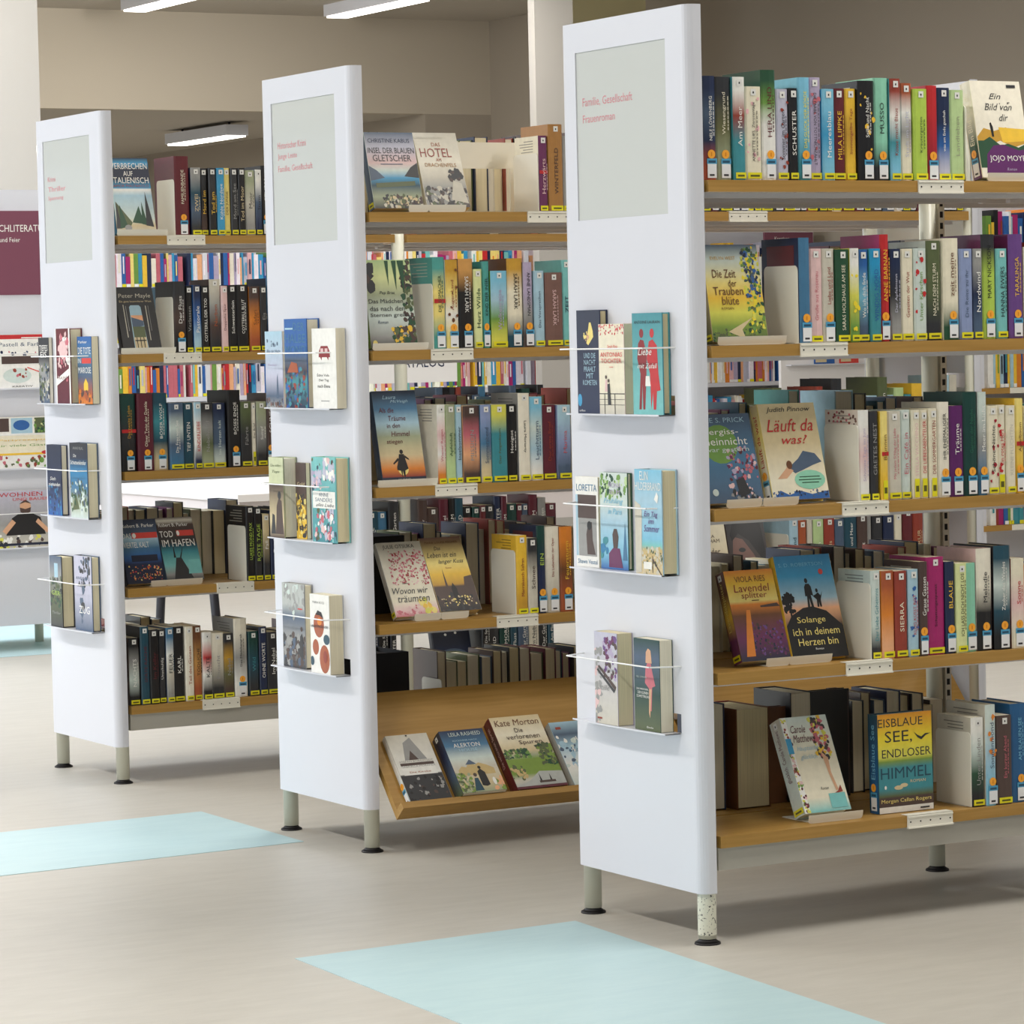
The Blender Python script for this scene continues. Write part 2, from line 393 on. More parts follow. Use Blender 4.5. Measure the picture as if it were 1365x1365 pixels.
def outline(n=6, R=.024, run=.036):
    # plan profile of the wrapped end sheet, from the front return round to the rear return
    p = [(run, 0)]
    for i in range(n+1):
        a = math.pi/2*i/n; p.append((R-R*math.sin(a), R-R*math.cos(a)))
    for i in range(n+1):
        a = math.pi/2*(1-i/n); p.append((R-R*math.sin(a), WD-R+R*math.cos(a)))
    p.append((run, WD))
    return p
def inset(p, t):
    out = []
    cy = WD/2
    for x, y in p:
        # move inward (towards +x and centre)
        nx = t if x < .024 else t*0.0
        ny = t*(1 if y < cy else -1) if (y < .024 or y > WD-.024) else 0
        if x < .024 and (y < .024 or y > WD-.024):
            dx, dy = .024-x, (.024-y if y < cy else (WD-.024)-y); l = math.hypot(dx, dy) or 1
            nx, ny = dx/l*t, dy/l*t
        out.append((x+nx, y+ny))
    return out
def end_panel(parent, mirror, sign_lines):
    # sheet with three slots (one above each tray) and a window recess
    mb = MB(); T = .003
    po = outline(); pi_ = inset(po, T)
    mx = (lambda x: LEN-x) if mirror else (lambda x: x)
    def P(x, y, z): return (mx(x), y, z)
    def q(a, b, c, d, smooth=False):
        pts = [P(*a), P(*b), P(*c), P(*d)]
        mb.face(pts if not mirror else pts[::-1], smooth=smooth)
    flat0, flat1 = .024, WD-.024
    # curved returns
    n = len(po)
    for i in range(n-1):
        (x0, y0), (x1, y1) = po[i], po[i+1]
        if abs(y1-y0) > .3: continue
        q((x0, y0, HT), (x1, y1, HT), (x1, y1, ZB), (x0, y0, ZB), True)
        (a0, b0), (a1, b1) = pi_[i], pi_[i+1]
        q((a0, b0, ZB), (a1, b1, ZB), (a1, b1, HT), (a0, b0, HT), True)
        for z, fl in ((HT, 0), (ZB, 1)):
            pts = [(x0, y0, z), (a0, b0, z), (a1, b1, z), (x1, y1, z)]
            q(*(pts if not fl else pts[::-1]))
    for k in (0, -1):
        (x0, y0), (a0, b0) = po[k], pi_[k]
        q((x0, y0, ZB), (a0, b0, ZB), (a0, b0, HT), (x0, y0, HT))
    # flat face as a grid with holes
    ys = [flat0, .070, .083, .118, .200, .449, flat1]
    zs = [ZB]
    holes = []
    for tz in reversed(TRAYZ):
        zs += [tz+.002, tz+.042]; holes.append((tz+.002, tz+.042, .070, .200))
    WZ0, WZ1, WY0, WY1 = 1.524, 1.886, .083, .449
    zs += [WZ0, WZ1, HT]; holes.append((WZ0, WZ1, WY0, WY1))
    def hole(y0, y1, z0, z1):
        for hz0, hz1, hy0, hy1 in holes:
            if y0 >= hy0-1e-6 and y1 <= hy1+1e-6 and z0 >= hz0-1e-6 and z1 <= hz1+1e-6: return True
        return False
    for j in range(len(zs)-1):
        for i in range(len(ys)-1):
            y0, y1, z0, z1 = ys[i], ys[i+1], zs[j], zs[j+1]
            if hole(y0, y1, z0, z1): continue
            q((0, y0, z0), (0, y0, z1), (0, y1, z1), (0, y1, z0))
            q((T, y0, z0), (T, y1, z0), (T, y1, z1), (T, y0, z1))
    for hz0, hz1, hy0, hy1 in holes:
        d = T if hz1-hz0 < .1 else .006
        q((0, hy0, hz0), (d, hy0, hz0), (d, hy0, hz1), (0, hy0, hz1)); q((0, hy1, hz1), (d, hy1, hz1), (d, hy1, hz0), (0, hy1, hz0))
        q((0, hy0, hz0), (0, hy1, hz0), (d, hy1, hz0), (d, hy0, hz0)); q((0, hy0, hz1), (d, hy0, hz1), (d, hy1, hz1), (0, hy1, hz1))
    q((0, flat0, HT), (0, flat1, HT), (T, flat1, HT), (T, flat0, HT)); q((0, flat0, ZB), (T, flat0, ZB), (T, flat1, ZB), (0, flat1, ZB))
    pan = mb.build('end_panel', M_WHITE, parent)
    g = MB(); sx = .003
    g.box(min(mx(sx), mx(.007)), WY0, WZ0, max(mx(sx), mx(.007)), WY1, WZ1)
    g.build('sign_pane', M_GLASS, pan)
    if sign_lines:
        t = MB()
        for (s, z, w, hgt, y0) in sign_lines:
            vs, fs, asp = text_geo(s)
            t.mesh([(mx(.0026), y0-a*w, z+b*hgt) for a, b in vs], fs, C('redlet'))
        t.build('sign_lettering', M_PRINT, pan)
    if not mirror:
        for tz, wz in zip(TRAYZ, WIREZ):
            tr = MB(); prof = [0, -.02, -.038, -.05, -.053]
            # tray: sheet lip with gently bowed front edge
            N = 8
            for i in range(N):
                ya = .070+(.379)*i/N; yb = .070+.379*(i+1)/N
                xa = -.041-.008*math.sin(math.pi*i/N); xb = -.041-.008*math.sin(math.pi*(i+1)/N)
                tr.face([(xa, ya, tz+.002), (.0, ya, tz+.002), (.0, yb, tz+.002), (xb, yb, tz+.002)])
                tr.face([(xa, ya, tz), (xb, yb, tz), (0, yb, tz), (0, ya, tz)])
                tr.face([(xa, ya, tz), (xa, ya, tz+.0035), (xb, yb, tz+.0035), (xb, yb, tz)])
            tr.build('book_tray', M_WHITE, parent)
            wm = MB(); N = 14; prev = None
            for i in range(N+1):
                t = i/N; y = .066+.398*t; x = .0005-.061*min(1, math.sin(math.pi*t)*7)**.6
                if prev: wm.tube(prev, (x, y, wz), .0018, 6, caps=False)
                prev = (x, y, wz)
            wm.build('retaining_wire', M_WIRE, parent)
    return pan
def post(parent, x, y, scuff=False):
    mb = MB(); mb.tube((x, y, .012), (x, y, 1.812), .0195, 20)
    p = mb.build('post', M_POST, parent)
    if scuff:
        s = MB(); s.tube((x, y, .02), (x, y, ZB-.001), .0198, 20, caps=False); s.build('scuffed_sleeve', M_SCUFF, p)
    f = MB(); f.tube((x, y, 0), (x, y, .004), .028, 20, r1=.027); f.tube((x, y, .004), (x, y, .013), .025, 20, r1=.014)
    f.build('foot', M_RUBBER, p)
    return p
def slot_strip(parent, x, y, side):
    mb = MB(); mb.box(x, y-.012, .2, x+.017, y+.012, 1.80)
    s = mb.build('slot_strip', M_PLATE, parent)
    h = MB(); z = .23
    while z < 1.78:
        h.box(x+.004, y-.0128, z, x+.012, y-.0118, z+.014); z += .026
    o = h.build('slot', M_HOLE, s); o['kind'] = 'stuff'
def board(parent, x0, x1, y0, y1, z, th=.0245):
    mb = MB(); mb.box(x0, y0, z-th, x1, y1, z, under=1)
    b = mb.build('shelf_board', [M_WOOD, M_GREYMETAL], parent)
    u = MB()
    ym = (y0+y1)/2
    u.box(x0+.01, y0+.06, z-th-.010, x1-.01, y0+.075, z-th+.0005); u.box(x0+.01, y1-.03, z-th-.012, x1-.01, y1-.015, z-th+.0005)
    u.build('stiffening_rail', M_GREYMETAL, b)
    return b
def holder(parent, x, z, L=.12):
    mb = MB(); mb.box(x, -.0035, z-.027, x+L, -.0005, z+.001); mb.box(x, -.0035, z+.0005, x+L, .02, z+.0018)
    mb.box(x, -.0065, z-.0275, x+L, -.003, z-.0245); mb.box(x, -.0055, z-.004, x+L, -.003, z-.0015)
    h = mb.build('label_holder', M_PLATE, parent)
    k = MB()
    for i in range(5):
        cx = x+L*(.06+.22*i)
        k.tube((cx, -.0042, z-.013), (cx, -.0034, z-.013), .0018, 8)
    o = k.build('pin_hole', M_HOLE, h); o['kind'] = 'stuff'
HOLD = {'C': [(1, .58), (2, .268), (3, .368), (4, .371), (5, .525)],
        'B': [(1, .496), (2, .210), (3, .213), (4, .381)],
        'A': [(1, .2), (2, .179), (4, .328), (5, .272)]}
HOLD2 = {'B': [(1, 1.105)], 'A': [(3, 1.2)], 'C': []}
SIGN = {'C': [('Familie, Gesellschaft', 1.766, .205, .021, .425), ('Frauenroman', 1.733, .133, .017, .425)],
        'B': [('Historischer Krimi', 1.768, .165, .017, .419), ('Junge Leute', 1.738, .112, .018, .419), ('Familie, Gesellschaft', 1.707, .200, .018, .419)],
        'A': [('Krimi', 1.765, .06, .015, .42), ('Thriller', 1.735, .14, .015, .42), ('Spannung', 1.707, .12, .015, .42)]}
for u in 'CBA':
    r = empty('bookcase', (0, OY[u], 0))
    nb = {'C': 'nearest double-sided bookcase at the right with a white end panel signed Familie',
          'B': 'middle double-sided bookcase with white end panel and sloping bottom display shelf',
          'A': 'farthest double-sided bookcase at the left with white end panel of crime novels'}[u]
    tag(r, nb, 'bookcase', 'double-sided library bookcases')
    end_panel(r, False, SIGN[u]); end_panel(r, True, None)
    for x in POSTX:
        post(r, x, .0255, scuff=(u == 'C' and x < .1)); post(r, x, WD-.0255)
    slot_strip(r, POSTX[1]+.020, WD-.03, 1)
    for bx0, bx1 in ((.048, .947), (.991, 1.890)):
        for lv in (1, 2, 3, 4, 5):
            if u == 'B' and lv == 5:
                board(r, bx0, bx1, .295, .512, SZ[lv]); continue
            board(r, bx0, bx1, .0, .252, SZ[lv]); board(r, bx0, bx1, .264, .516, SZ[lv])
        if u != 'B':
            pl = MB(); pl.box(bx0, .012, .153, bx1, .03, SZ[5]-.0245); pl.build('plinth_rail', M_PLINTH, r)
        pl = MB(); pl.box(bx0, .486, .153, bx1, .504, SZ[5]-.0245); pl.build('plinth_rail', M_PLINTH, r)
    for lv, x in HOLD[u]+HOLD2[u]: holder(r, x, SZ[lv])
    if u == 'B':
        s = Vector((0, .66, .751)); n = Vector((0, -.751, .66)); c0 = Vector((0, -.064, .088))
        for bx0, bx1 in ((.05, .945), (.993, 1.888)):
            mb = MB()
            prof = [(0, 0), (.372, 0), (.372, .018), (.018, .018), (.018, .05), (0, .05)]
            pts = [c0+s*a+n*b for a, b in prof]
            L0 = [(bx0, p.y, p.z) for p in pts]; L1 = [(bx1, p.y, p.z) for p in pts]
            for i in range(6):
                j = (i+1) % 6; mb.face([L0[i], L1[i], L1[j], L0[j]])
            mb.face([L0[0], L0[3], L0[2], L0[1]]); mb.face([L0[0], L0[5], L0[4], L0[3]])
            mb.face([L1[0], L1[1], L1[2], L1[3]]); mb.face([L1[0], L1[3], L1[4], L1[5]])
            mb.build('sloping_display_board', M_WOOD, r)

# ------------------------------------------------------------------ books
def cover_mesh(t, h, d, spine, side, hard):
    """book standing, spine at y=0 facing -Y, thickness along +X, leaves behind"""
    mb = MB(); b = .0026 if hard else .0010
    bul = .0022 if hard else .0008
    st = [C(c) for c in spine]; k = len(st)
    if k == 1: st = st*2; k = 2
    prof = [(0, .0035), (t*.12, .0009-bul*.3), (t*.5, -bul), (t*.88, .0009-bul*.3), (t, .0035)]
    zs = [0]+[h*(i+.5)/k for i in range(k)]+[h]
    cs = [st[k-1]]+[st[k-1-i] for i in range(k)]+[st[0]]
    # tighten the borders between colour fields: insert extra levels
    for a in range(len(zs)-1):
        z0, z1, c0, c1 = zs[a], zs[a+1], cs[a], cs[a+1]
        for i in range(4):
            p, q = prof[i], prof[i+1]
            mb.face([(p[0], p[1], z0), (q[0], q[1], z0), (q[0], q[1], z1), (p[0], p[1], z1)], (c0, c0, c1, c1), smooth=True)
    sd = C(side)
    yi = .0045 if not hard else .006
    # boards
    mb.box(0, .0034, 0, b, d, h, sd); mb.box(t-b, .0034, 0, t, d, h, sd)
    # spine inner + rims
    mb.box(b, .0034, 0, t-b, yi, h, st[k//2])
    # top rim of the spine
    for z, fl in ((h, 0), (0, 1)):
        pts = [(p[0], p[1], z) for p in prof]
        mb.face(pts if not fl else pts[::-1], st[0] if not fl else st[-1])
    return mb
BOX = {}
def unit_box(name, mat, col=(.8, .8, .8)):
    if name not in BOX:
        mb = MB(); mb.box(0, 0, 0, 1, 1, 1, col); BOX[name] = mb.me(name, mat)
    return BOX[name]
def add_pages(parent, t, h, d, hard, flip=False):
    b = .0026 if hard else .0010; o = .003 if hard else .0004
    return link('pages', unit_box('pages', M_PAGES), parent, (b, .0055, o), None, (t-2*b, d-.0055-(o+.0002), h-2*o))
def sticker_meshes():
    S = {}
    mb = MB(); mb.box(-.5, 0, 0, .5, 1, 1, C('labelyellow')); mb.box(-.32, -.4, .3, .34, .1, .62, C('5b5a1c')); S['Y'] = mb.me('yellow_label', M_YLABEL)
    mb = MB(); mb.box(-.5, 0, 0, .5, 1, .72, C('eceef0')); mb.box(-.55, -.05, .72, .55, 1, 1, C('labelblue')); mb.box(-.4, -.4, .78, .4, .1, .9, C('24506b'))
    mb.box(-.28, -.4, .10, .25, .1, .2, C('333338')); S['L'] = mb.me('shelf_mark_label', M_YLABEL)
    mb = MB(); mb.tube((0, 0, 0), (0, -1, 0), .5, 18, C('orangedot')); mb.box(-.07, -1.3, -.22, .07, -.5, .22, C('d9821a')); S['D'] = mb.me('orange_dot', M_YLABEL)
    mb = MB(); mb.box(-.5, 0, -.5, .5, 1, .5, C('e6e6e2')); mb.box(-.14, -.5, -.2, .12, .1, .12, C('26262a')); S['Q'] = mb.me('white_square_label', M_YLABEL)
    return S
STK = sticker_meshes()
def stick(parent, t, h, code, hard):
    y = -.0026 if hard else -.0012
    if 'O' in code:
        wl = min(.022, t*.82); x = t*.5 if t < .024 else t*.58
        link('shelf_mark_label', STK['L'], parent, (x, y-.0004, .004), None, (wl, .0004, .040))
        link('orange_dot', STK['D'], parent, (x-.001, y, .053), None, (.018 if t > .020 else .014, .0005, .0185))
    if 'Y' in code:
        link('yellow_label', STK['Y'], parent, (t*.52, y-.0004, .003), None, (t*.86, .0004, .0125))
    if 'V' in code:
        link('yellow_label', STK['Y'], parent, (t*.5, y-.0004, .003), None, (t*.62, .0004, .040))
    if 'q' in code:
        ws = min(.0125, t*.72)
        link('white_square_label', STK['Q'], parent, (t*.5, y-.0003, h-.012), None, (ws, .0004, .0135))
CNAME = dict(mist='pale green', stone='beige-grey', powder='pale blue', steel='steel blue', blush='pale pink', ivory='ivory',
 pistachio='light green', daisy='yellow-green', moss='olive green', aqua='pale turquoise', butter='pale yellow', pine='bottle green',
 umber='dark brown', limecream='pale lime', petrol='petrol blue', sand='sand-coloured', wine='wine red', sepia='sepia brown', teal2='teal',
 tiger='orange and black', mocha='mauve brown', cobalt2='deep blue', floral='floral', pine2='green', slate='slate blue', sage='sage green', cobalt='cobalt blue')
ORD = ['', 'first', 'second', 'third', 'fourth', 'fifth', 'sixth', 'seventh', 'eighth', 'ninth', 'tenth', 'eleventh', 'twelfth', 'thirteenth',
 'fourteenth', 'fifteenth', 'sixteenth', 'seventeenth', 'eighteenth', 'nineteenth', 'twentieth', '21st', '22nd', '23rd', '24th', '25th', '26th', '27th', '28th', '29th', '30th', '31st', '32nd', '33rd', '34th', '35th', '36th', '37th', '38th', '39th', '40th']
def upright(u, lv, x, t, h, cols, st, txt, tc, op, idx, bay=1, y=.012, d=None):
    hard = ('O' in st and h > .205)
    rnd = random.Random(int(x*1e5)+lv*7+ord(u))
    d = d or min(.150, h*.64)
    sp = cols.split('>')
    side = op.get('c', sp[len(sp)//2])
    mb = cover_mesh(t, h, d, sp, side, hard)
    nm = 'hardcover_book' if hard else 'paperback_book'
    yy = y+rnd.uniform(-.004, .006)
    o = mb.build(nm, M_COVER, None, (x, OY[u]+yy, SZ[lv]+.0006))
    add_pages(o, t, h, d, hard)
    stick(o, t, h, st, hard)
    pr = MB(); yb = -.0027 if hard else -.0013
    lo = .30 if 'O' in st else .13
    if 'V' in st: lo = .24
    hi = .86 if 'q' in st else .93
    def mp(uu, vv, L): return (uu, yb-.00008*L-.0001, vv)
    ops = []
    if 'b' in op: ops.append(('b', 9, .08, lo, .92, .9, .022, [op['b']], rnd.random()))
    if 'bd' in op: ops.append(('r', .02, .50, .98, .545, op['bd']))
    draw(pr, ops, t, h, mp)
    if txt:
        g = text_geo(txt)
        vs, fs, asp = g
        words = txt.split()
        avail = (hi-lo)*h; hh = min(.0088 if len(txt) > 12 else .0105, t*.45)
        Ln = min(avail*.96, hh*asp*1.05)
        if Ln < avail*.6 and t > .012: Ln = min(avail*.72, hh*asp*1.4)
        zc = (lo+(hi-lo)*rnd.uniform(.46, .56))*h
        down = txt in ('SARAH LARK', 'ANNE LANDSMAN', 'DIE FARBE VON TOTTNICHZÄHLT', 'HERR', 'Laura Moriarty')
        pts = []
        for a, b in vs:
            if down: pts.append((t*.5-hh/2+b*hh, yb-.0005, zc+Ln/2-a*Ln))
            else: pts.append((t*.5+hh/2-b*hh, yb-.0005, zc-Ln/2+a*Ln))
        pr.mesh(pts, fs, C(tc))
        if t > .021 and rnd.random() < .6:
            # a thin second line beside the title
            xx = t*.5+hh*.8
            k = zc-Ln*.4
            while k < zc+Ln*.35:
                l = rnd.uniform(.004, .009); pr.box(xx, yb-.0004, k, xx+.0022, yb, k+l, mixc(C(tc), C(sp[0]), .3)); k += l+.0022
    if pr.v: pr.build('spine_print', M_PRINT, o)
    if 'c' in op:
        bl = MB(); sc_ = C(side); k2 = C('charcoal') if sum(sc_) > .9 else C('stone'); k2 = mixc(sc_, k2, .65); r3 = random.Random(lv*3+ord(u))
        if op['c'] in ('navy',):
            bl.box(-.0004, .02, h*.60, 0, d-.02, h*.93, C('maroon')); bl.box(-.0006, .045, h*.58, -.0004, d-.03, h*.70, C('blush'))
        elif op['c'] in ('floral', 'stone', 'cream', 'ivory', 'mist', 'teal2', 'black', 'gold', 'grey', 'umber'):
            for q in range(5):
                zz = h*(.93-.035*q); e = d-.02-r3.uniform(0, .04)
                bl.box(-.0004, .03, zz, 0, e, zz+.0022, k2)
            if op['c'] == 'floral':
                for q in range(26):
                    yy, zz = r3.uniform(.01, d-.01), h*r3.uniform(.8, .99); bl.face([(-.0006, yy+.004*math.cos(a_), zz+.003*math.sin(a_)) for a_ in [-i_*math.pi/3 for i_ in range(6)]], C(r3.choice(['rose', 'brick', 'mocha'])))
        if bl.v: bl.build('cover_print', M_PRINT, o)
    stn = 'orange-dotted' if 'O' in st else 'yellow-tagged'
    cn = CNAME.get(sp[0], sp[0])
    if len(sp) > 1 and sp[-1] != sp[0]: cn = cn+' to '+CNAME.get(sp[-1], sp[-1])
    where = '%s shelf, %s bookcase' % (SHELF[lv], UN[u])
    if bay == 2: where += ' far bay'
    tag(o, '%s %s book, %s from left, %s' % (cn, stn, ORD[idx], where), 'book', 'upright books on the %s shelf of the %s bookcase' % (SHELF[lv], UN[u]))
    return o

ROWS = [["C",1,27,78,214,"navy>slate>navy>orangered","O","NELE LÖWENBERG","white",{}],
["C",1,79,118,213,"charcoal>olive>sage","O","Wiesengrund","cream",{}],
["C",1,119,148,213,"white>brick>teal>teal","Yq","Am Meer","white",{}],
["C",1,149,189,194,"cream","Yq","ANNETTE LIES  Zitronentage","black",{"b":"pink"}],
["C",1,191,227,229,"forest>leaf>white>white>white","O","HERA LIND","maroon",{"c":"forest"}],
["C",1,228,258,190,"lavender","Yq","Sommer im Garten","black",{"b":"brick"}],
["C",1,259,281,192,"black","Yq","SCHUSTER","white",{}],
["C",1,282,312,215,"sky>sky>teal","O","DAS GLÜCK DER BÖRDE","yellow",{"c":"sky"}],
["C",1,313,343,216,"lilac","Yq","DIE FARBE VON TOTTNICHZÄHLT","charcoal",{"b":"rose"}],
["C",1,344,375,192,"sky>azure>sky","Yq","Meeresblau","white",{}],
["C",1,376,406,194,"maroon","Yq","MILA LIPPKE","gold",{}],
["C",1,407,435,194,"gold>mustard>gold","Yq","Sonnengelbe Tage","brick",{}],
["C",1,436,478,211,"black","O","Stille und Nacht","white",{"c":"black","b":"gold"}],
["C",1,480,518,218,"mint>mint>mint>charcoal","O","MUSSO","black",{"c":"mint"}],
["C",1,519,547,217,"brick>white>teal>sky","Yq","Küsse macht Blaue","brick",{}],
["C",1,548,579,208,"rust>white>grey>cream>cream","Yq","Stadt im Licht","lavender",{}],
["C",1,580,615,196,"lime","Yq","Kräutergarten","forest",{}],
["C",1,617,646,204,"red>crimson","O","","",{}],
["C",1,647,681,200,"navy>navy>cobalt>lavender","Yq","was am Ende geschah","white",{}],
["C",1,682,720,196,"pistachio","Yq","Landleben","sage",{}],
["C",2,278,305,222,"steel","O","","",{"c":"navy"}],
["C",2,307,339,199,"blush","Yq","Grüße aus Rosenau","rose",{}],
["C",2,340,371,199,"stone","Oq","Liebe und Leid","brick",{}],
["C",2,372,406,197,"forest","Yq","SARAS HOLZHAUS AM SEE","cream",{}],
["C",2,407,430,199,"white>daisy>leaf","Yq","","",{"b":"yellow"}],
["C",2,431,458,196,"cobalt>sky>slate","Yq","Wo ich dich finde","white",{}],
["C",2,459,487,198,"cyan>teal>teal","Yq","WINDIG NORD","cobalt",{}],
["C",2,488,511,228,"red","O","ANNE BARNAN","gold",{"c":"magenta"}],
["C",2,514,543,197,"navy>charcoal>grey","Yq","Der Apfelmann","lavender",{}],
["C",2,544,577,197,"cream","Yq","Gezeiten der Wut","brick",{}],
["C",2,578,610,198,"mist","Yq","Unter Kirschen","leaf",{"b":"red"}],
["C",2,612,651,214,"moss>moss>charcoal","Yq","NACH DEM STURM","cream",{"c":"mist"}],
["C",2,653,693,219,"cream>cream>cream>forest","O","zeit meine","brown",{}],
["C",2,695,730,196,"periwinkle","Yq","Die Reise zu ihr","slate",{}],
["C",2,732,757,196,"grey>navy>slate","Yq","Nordwind","white",{}],
["C",2,760,797,227,"charcoal>lime>lime>lime","O","MARY NICKSON","black",{"c":"plum"}],
["C",2,799,829,196,"aqua","Yq","HANNA EWERS","black",{}],
["C",2,832,871,227,"violet","O","TARALINGA","gold",{"c":"plum"}],
["C",2,873,902,199,"cream","Yq","Sommernachtstraum","rose",{}],
["C",2,905,938,210,"brick","Yq","Der rote Fluss","white",{}],
["C",3,427,454,195,"white>blush>white","Y","Schönste Tage im Juni","lilac",{"c":"floral"}],
["C",3,456,477,192,"charcoal","Y","GRETES NEST","grey",{}],
["C",3,480,498,191,"butter>gold","V","Brunnen","brown",{"bd":"red"}],
["C",3,500,535,190,"stone","Yq","Mit jedem Schlag der Liebe","rose",{}],
["C",3,537,563,192,"mist","Yq","Ein Café in","rose",{}],
["C",3,565,585,191,"cream","Vq","STELLA VACCHINO","blush",{}],
["C",3,587,607,190,"cream","Vq","DIE LIEBESABENTEUER","red",{}],
["C",3,609,630,193,"cream","Vq","DER SOMMERGARTEN","brick",{}],
["C",3,632,663,206,"ivory","O","IHR EHEMALIGER","black",{"c":"stone"}],
["C",3,664,700,197,"purple","O","Träume","white",{}],
["C",3,702,739,226,"pine","O","Garten der Nacht","pine2",{"c":"pine"}],
["C",3,741,765,225,"mist>grey>steel","O","Meer im Licht","white",{"c":"grey"}],
["C",3,766,796,194,"cream","Yq","Schöne Nächte","black",{"b":"crimson"}],
["C",3,797,819,195,"cream","Vq","Ein rotes Herz","red",{"b":"red"}],
["C",3,821,846,193,"cream","Yq","KLEINE FLUCHTEN","stone",{}],
["C",3,848,870,208,"butter>gold","O","Apfelbaum","brown",{"bd":"red"}],
["C",3,872,904,190,"white","Yq","Inselwind","teal",{}],
["C",3,905,939,195,"teal","Yq","Der Leuchtturm","white",{}],
["C",4,452,476,191,"mist>mist>mist>charcoal","Yq","Der Liebe Geheimnis","teal",{"c":"mist"}],
["C",4,478,510,189,"rust>orange>peach","Yq","","",{}],
["C",4,512,544,187,"brick","Yq","SIERRA","cream",{}],
["C",4,546,573,189,"powder","Yq","KLUG KÜSST ROT","red",{"b":"cobalt"}],
["C",4,575,597,204,"umber","O","Graue Gassen","white",{"c":"umber"}],
["C",4,599,646,212,"magenta","Yq","Schattengespenst","black",{}],
["C",4,648,673,200,"navy","O","BLAUE","gold",{}],
["C",4,674,702,195,"limecream","Yq","ICH LASS DICH NICHT LOS","black",{}],
["C",4,703,732,194,"mint","O","","",{"b2":"white"}],
["C",4,734,775,224,"ivory>ivory>black>black","O","Melodie","charcoal",{"c":"blush"}],
["C",4,778,823,228,"petrol>mist>petrol>black","O","Zauber des Windes","white",{"c":"black"}],
["C",4,825,861,198,"cream>blush>cream","O","Sonne","red",{"c":"brick"}],
["C",4,863,898,182,"orange","Yq","Herbstfeuer","white",{}],
["C",4,900,933,186,"cobalt","Yq","Tiefsee","white",{}],
["C",5,713,747,196,"white>mist>forest>black","Yq","Unter Linden","grey",{"c":"stone"}],
["C",5,749,776,222,"mist>powder>sky","O","Sonnenmond","slate",{"b":"orange","c":"stone"}],
["C",5,778,819,196,"umber","Yq","Ein kurzer Abend","rose",{}],
["C",5,822,867,218,"cobalt2","O","AM BLAUEN SEE","sky",{"c":"cobalt2"}],
["C",5,869,906,190,"sand","Yq","Dünengras","brown",{}],
["C",5,909,942,201,"wine","O","Rotwein","cream",{}],
["B",1,542,567,193,"plum","Yq","Herzwärts","blush",{"c":"cream","bd":"red"}],
["B",1,569,610,222,"sepia","Yq","WINTERFELD","umber",{"c":"sepia"}],
["B",1,612,643,194,"grey","Yq","Am Ufer","black",{}],
["B",2,230,263,230,"teal2>butter>butter>teal2","O","DIE EISMACHER","forest",{"c":"teal2","bd":"red"}],
["B",2,265,300,223,"mustard>butter>white>butter","O","Augen Land","brick",{"b":"brown"}],
["B",2,302,343,225,"tiger>black>black>black","O","SARAH LARK","white",{}],
["B",2,345,369,199,"limecream","Yq","Herz Wilde","forest",{}],
["B",2,372,392,218,"teal2","O","KIND DER INSEL","black",{}],
["B",2,394,441,194,"sky>powder>leaf>daisy","Yq","Wolkenreise","lilac",{}],
["B",2,443,487,225,"mustard>cream>cream>petrol","O","SARAH LARK","black",{"c":"brown"}],
["B",2,489,515,215,"lilac>lilac>grey>umber","O","ANNE LANDSMAN","black",{}],
["B",2,520,550,193,"powder","Yq","Das Versprechen","slate",{}],
["B",2,552,603,188,"mocha","Yq","SARAH LARK","blush",{}],
["B",2,605,630,220,"aqua","Yq","ZEIT","navy",{}],
["B",3,234,257,201,"white>blush>white>orange","Yq","Wiener Reigen","rose",{"c":"ivory"}],
["B",3,258,284,200,"sage>pistachio","Yq","Apfelduft","forest",{}],
["B",3,286,304,199,"powder","Yq","Inselsommer","black",{}],
["B",3,307,354,195,"umber>rose>peach>umber","Yq","MISSION","grey",{}],
["B",3,355,385,197,"periwinkle>steel>sand","Yq","Sommerabend","slate",{}],
["B",3,387,431,196,"daisy>teal>teal>teal","Yq","Der Feigenbaum","moss",{}],
["B",3,433,460,196,"black","Yq","Honigtot","white",{}],
["B",3,464,497,223,"ivory","Yq","Laura Moriarty","black",{"c":"grey"}],
["B",3,499,536,213,"sky>mist>powder>white","Yq","Leuchtturm","slate",{}],
["B",3,537,577,191,"wine","Yq","Der erste Brief","brick",{}],
["B",3,579,618,190,"powder>periwinkle>slate","Yq","Marina","rose",{}],
["B",4,450,481,202,"gold>gold>mustard","Yq","Marrakesch Safran","brick",{"c":"gold"}],
["B",4,482,510,194,"charcoal>stone>stone","Yq","Schnee","umber",{}],
["B",4,512,537,224,"pine>navy>navy","O","EIN","lime",{"c":"navy"}],
["B",4,538,579,220,"ivory>stone","O","Die Liebenden der Oper","brick",{"c":"stone"}],
["B",4,581,619,218,"orange>brown>rust","O","Feuersturm","gold",{}],
["A",1,236,281,231,"maroon","O","FAMILIENBANDE","cream",{"c":"wine"}],
["A",1,286,318,198,"grey>petrol>slate>charcoal","Yq","ZWEI","sand",{"c":"navy"}],
["A",1,319,341,196,"charcoal>black>umber","Yq","Mord im","gold",{}],
["A",1,342,366,197,"charcoal>black","Yq","Tod am","gold",{}],
["A",1,368,392,197,"azure","Yq","Kühle Nordsee","white",{}],
["A",1,393,413,197,"butter","Yq","DER JUNGE","brown",{}],
["A",1,414,436,197,"charcoal","Yq","Mord am See","grey",{}],
["A",1,438,460,197,"black","Yq","Tod im Moor","sand",{}],
["A",1,461,492,191,"sage>stone>grey","Yq","Moor","charcoal",{}],
["A",1,494,514,193,"white>slate>navy","Yq","Sturm","black",{}],
["A",2,222,260,209,"charcoal>umber>black","O","Der Fluss","white",{"c":"charcoal"}],
["A",2,262,283,195,"black","Yq","Verlassen","grey",{}],
["A",2,285,309,198,"navy>cobalt>powder","Yq","Pastorale","white",{}],
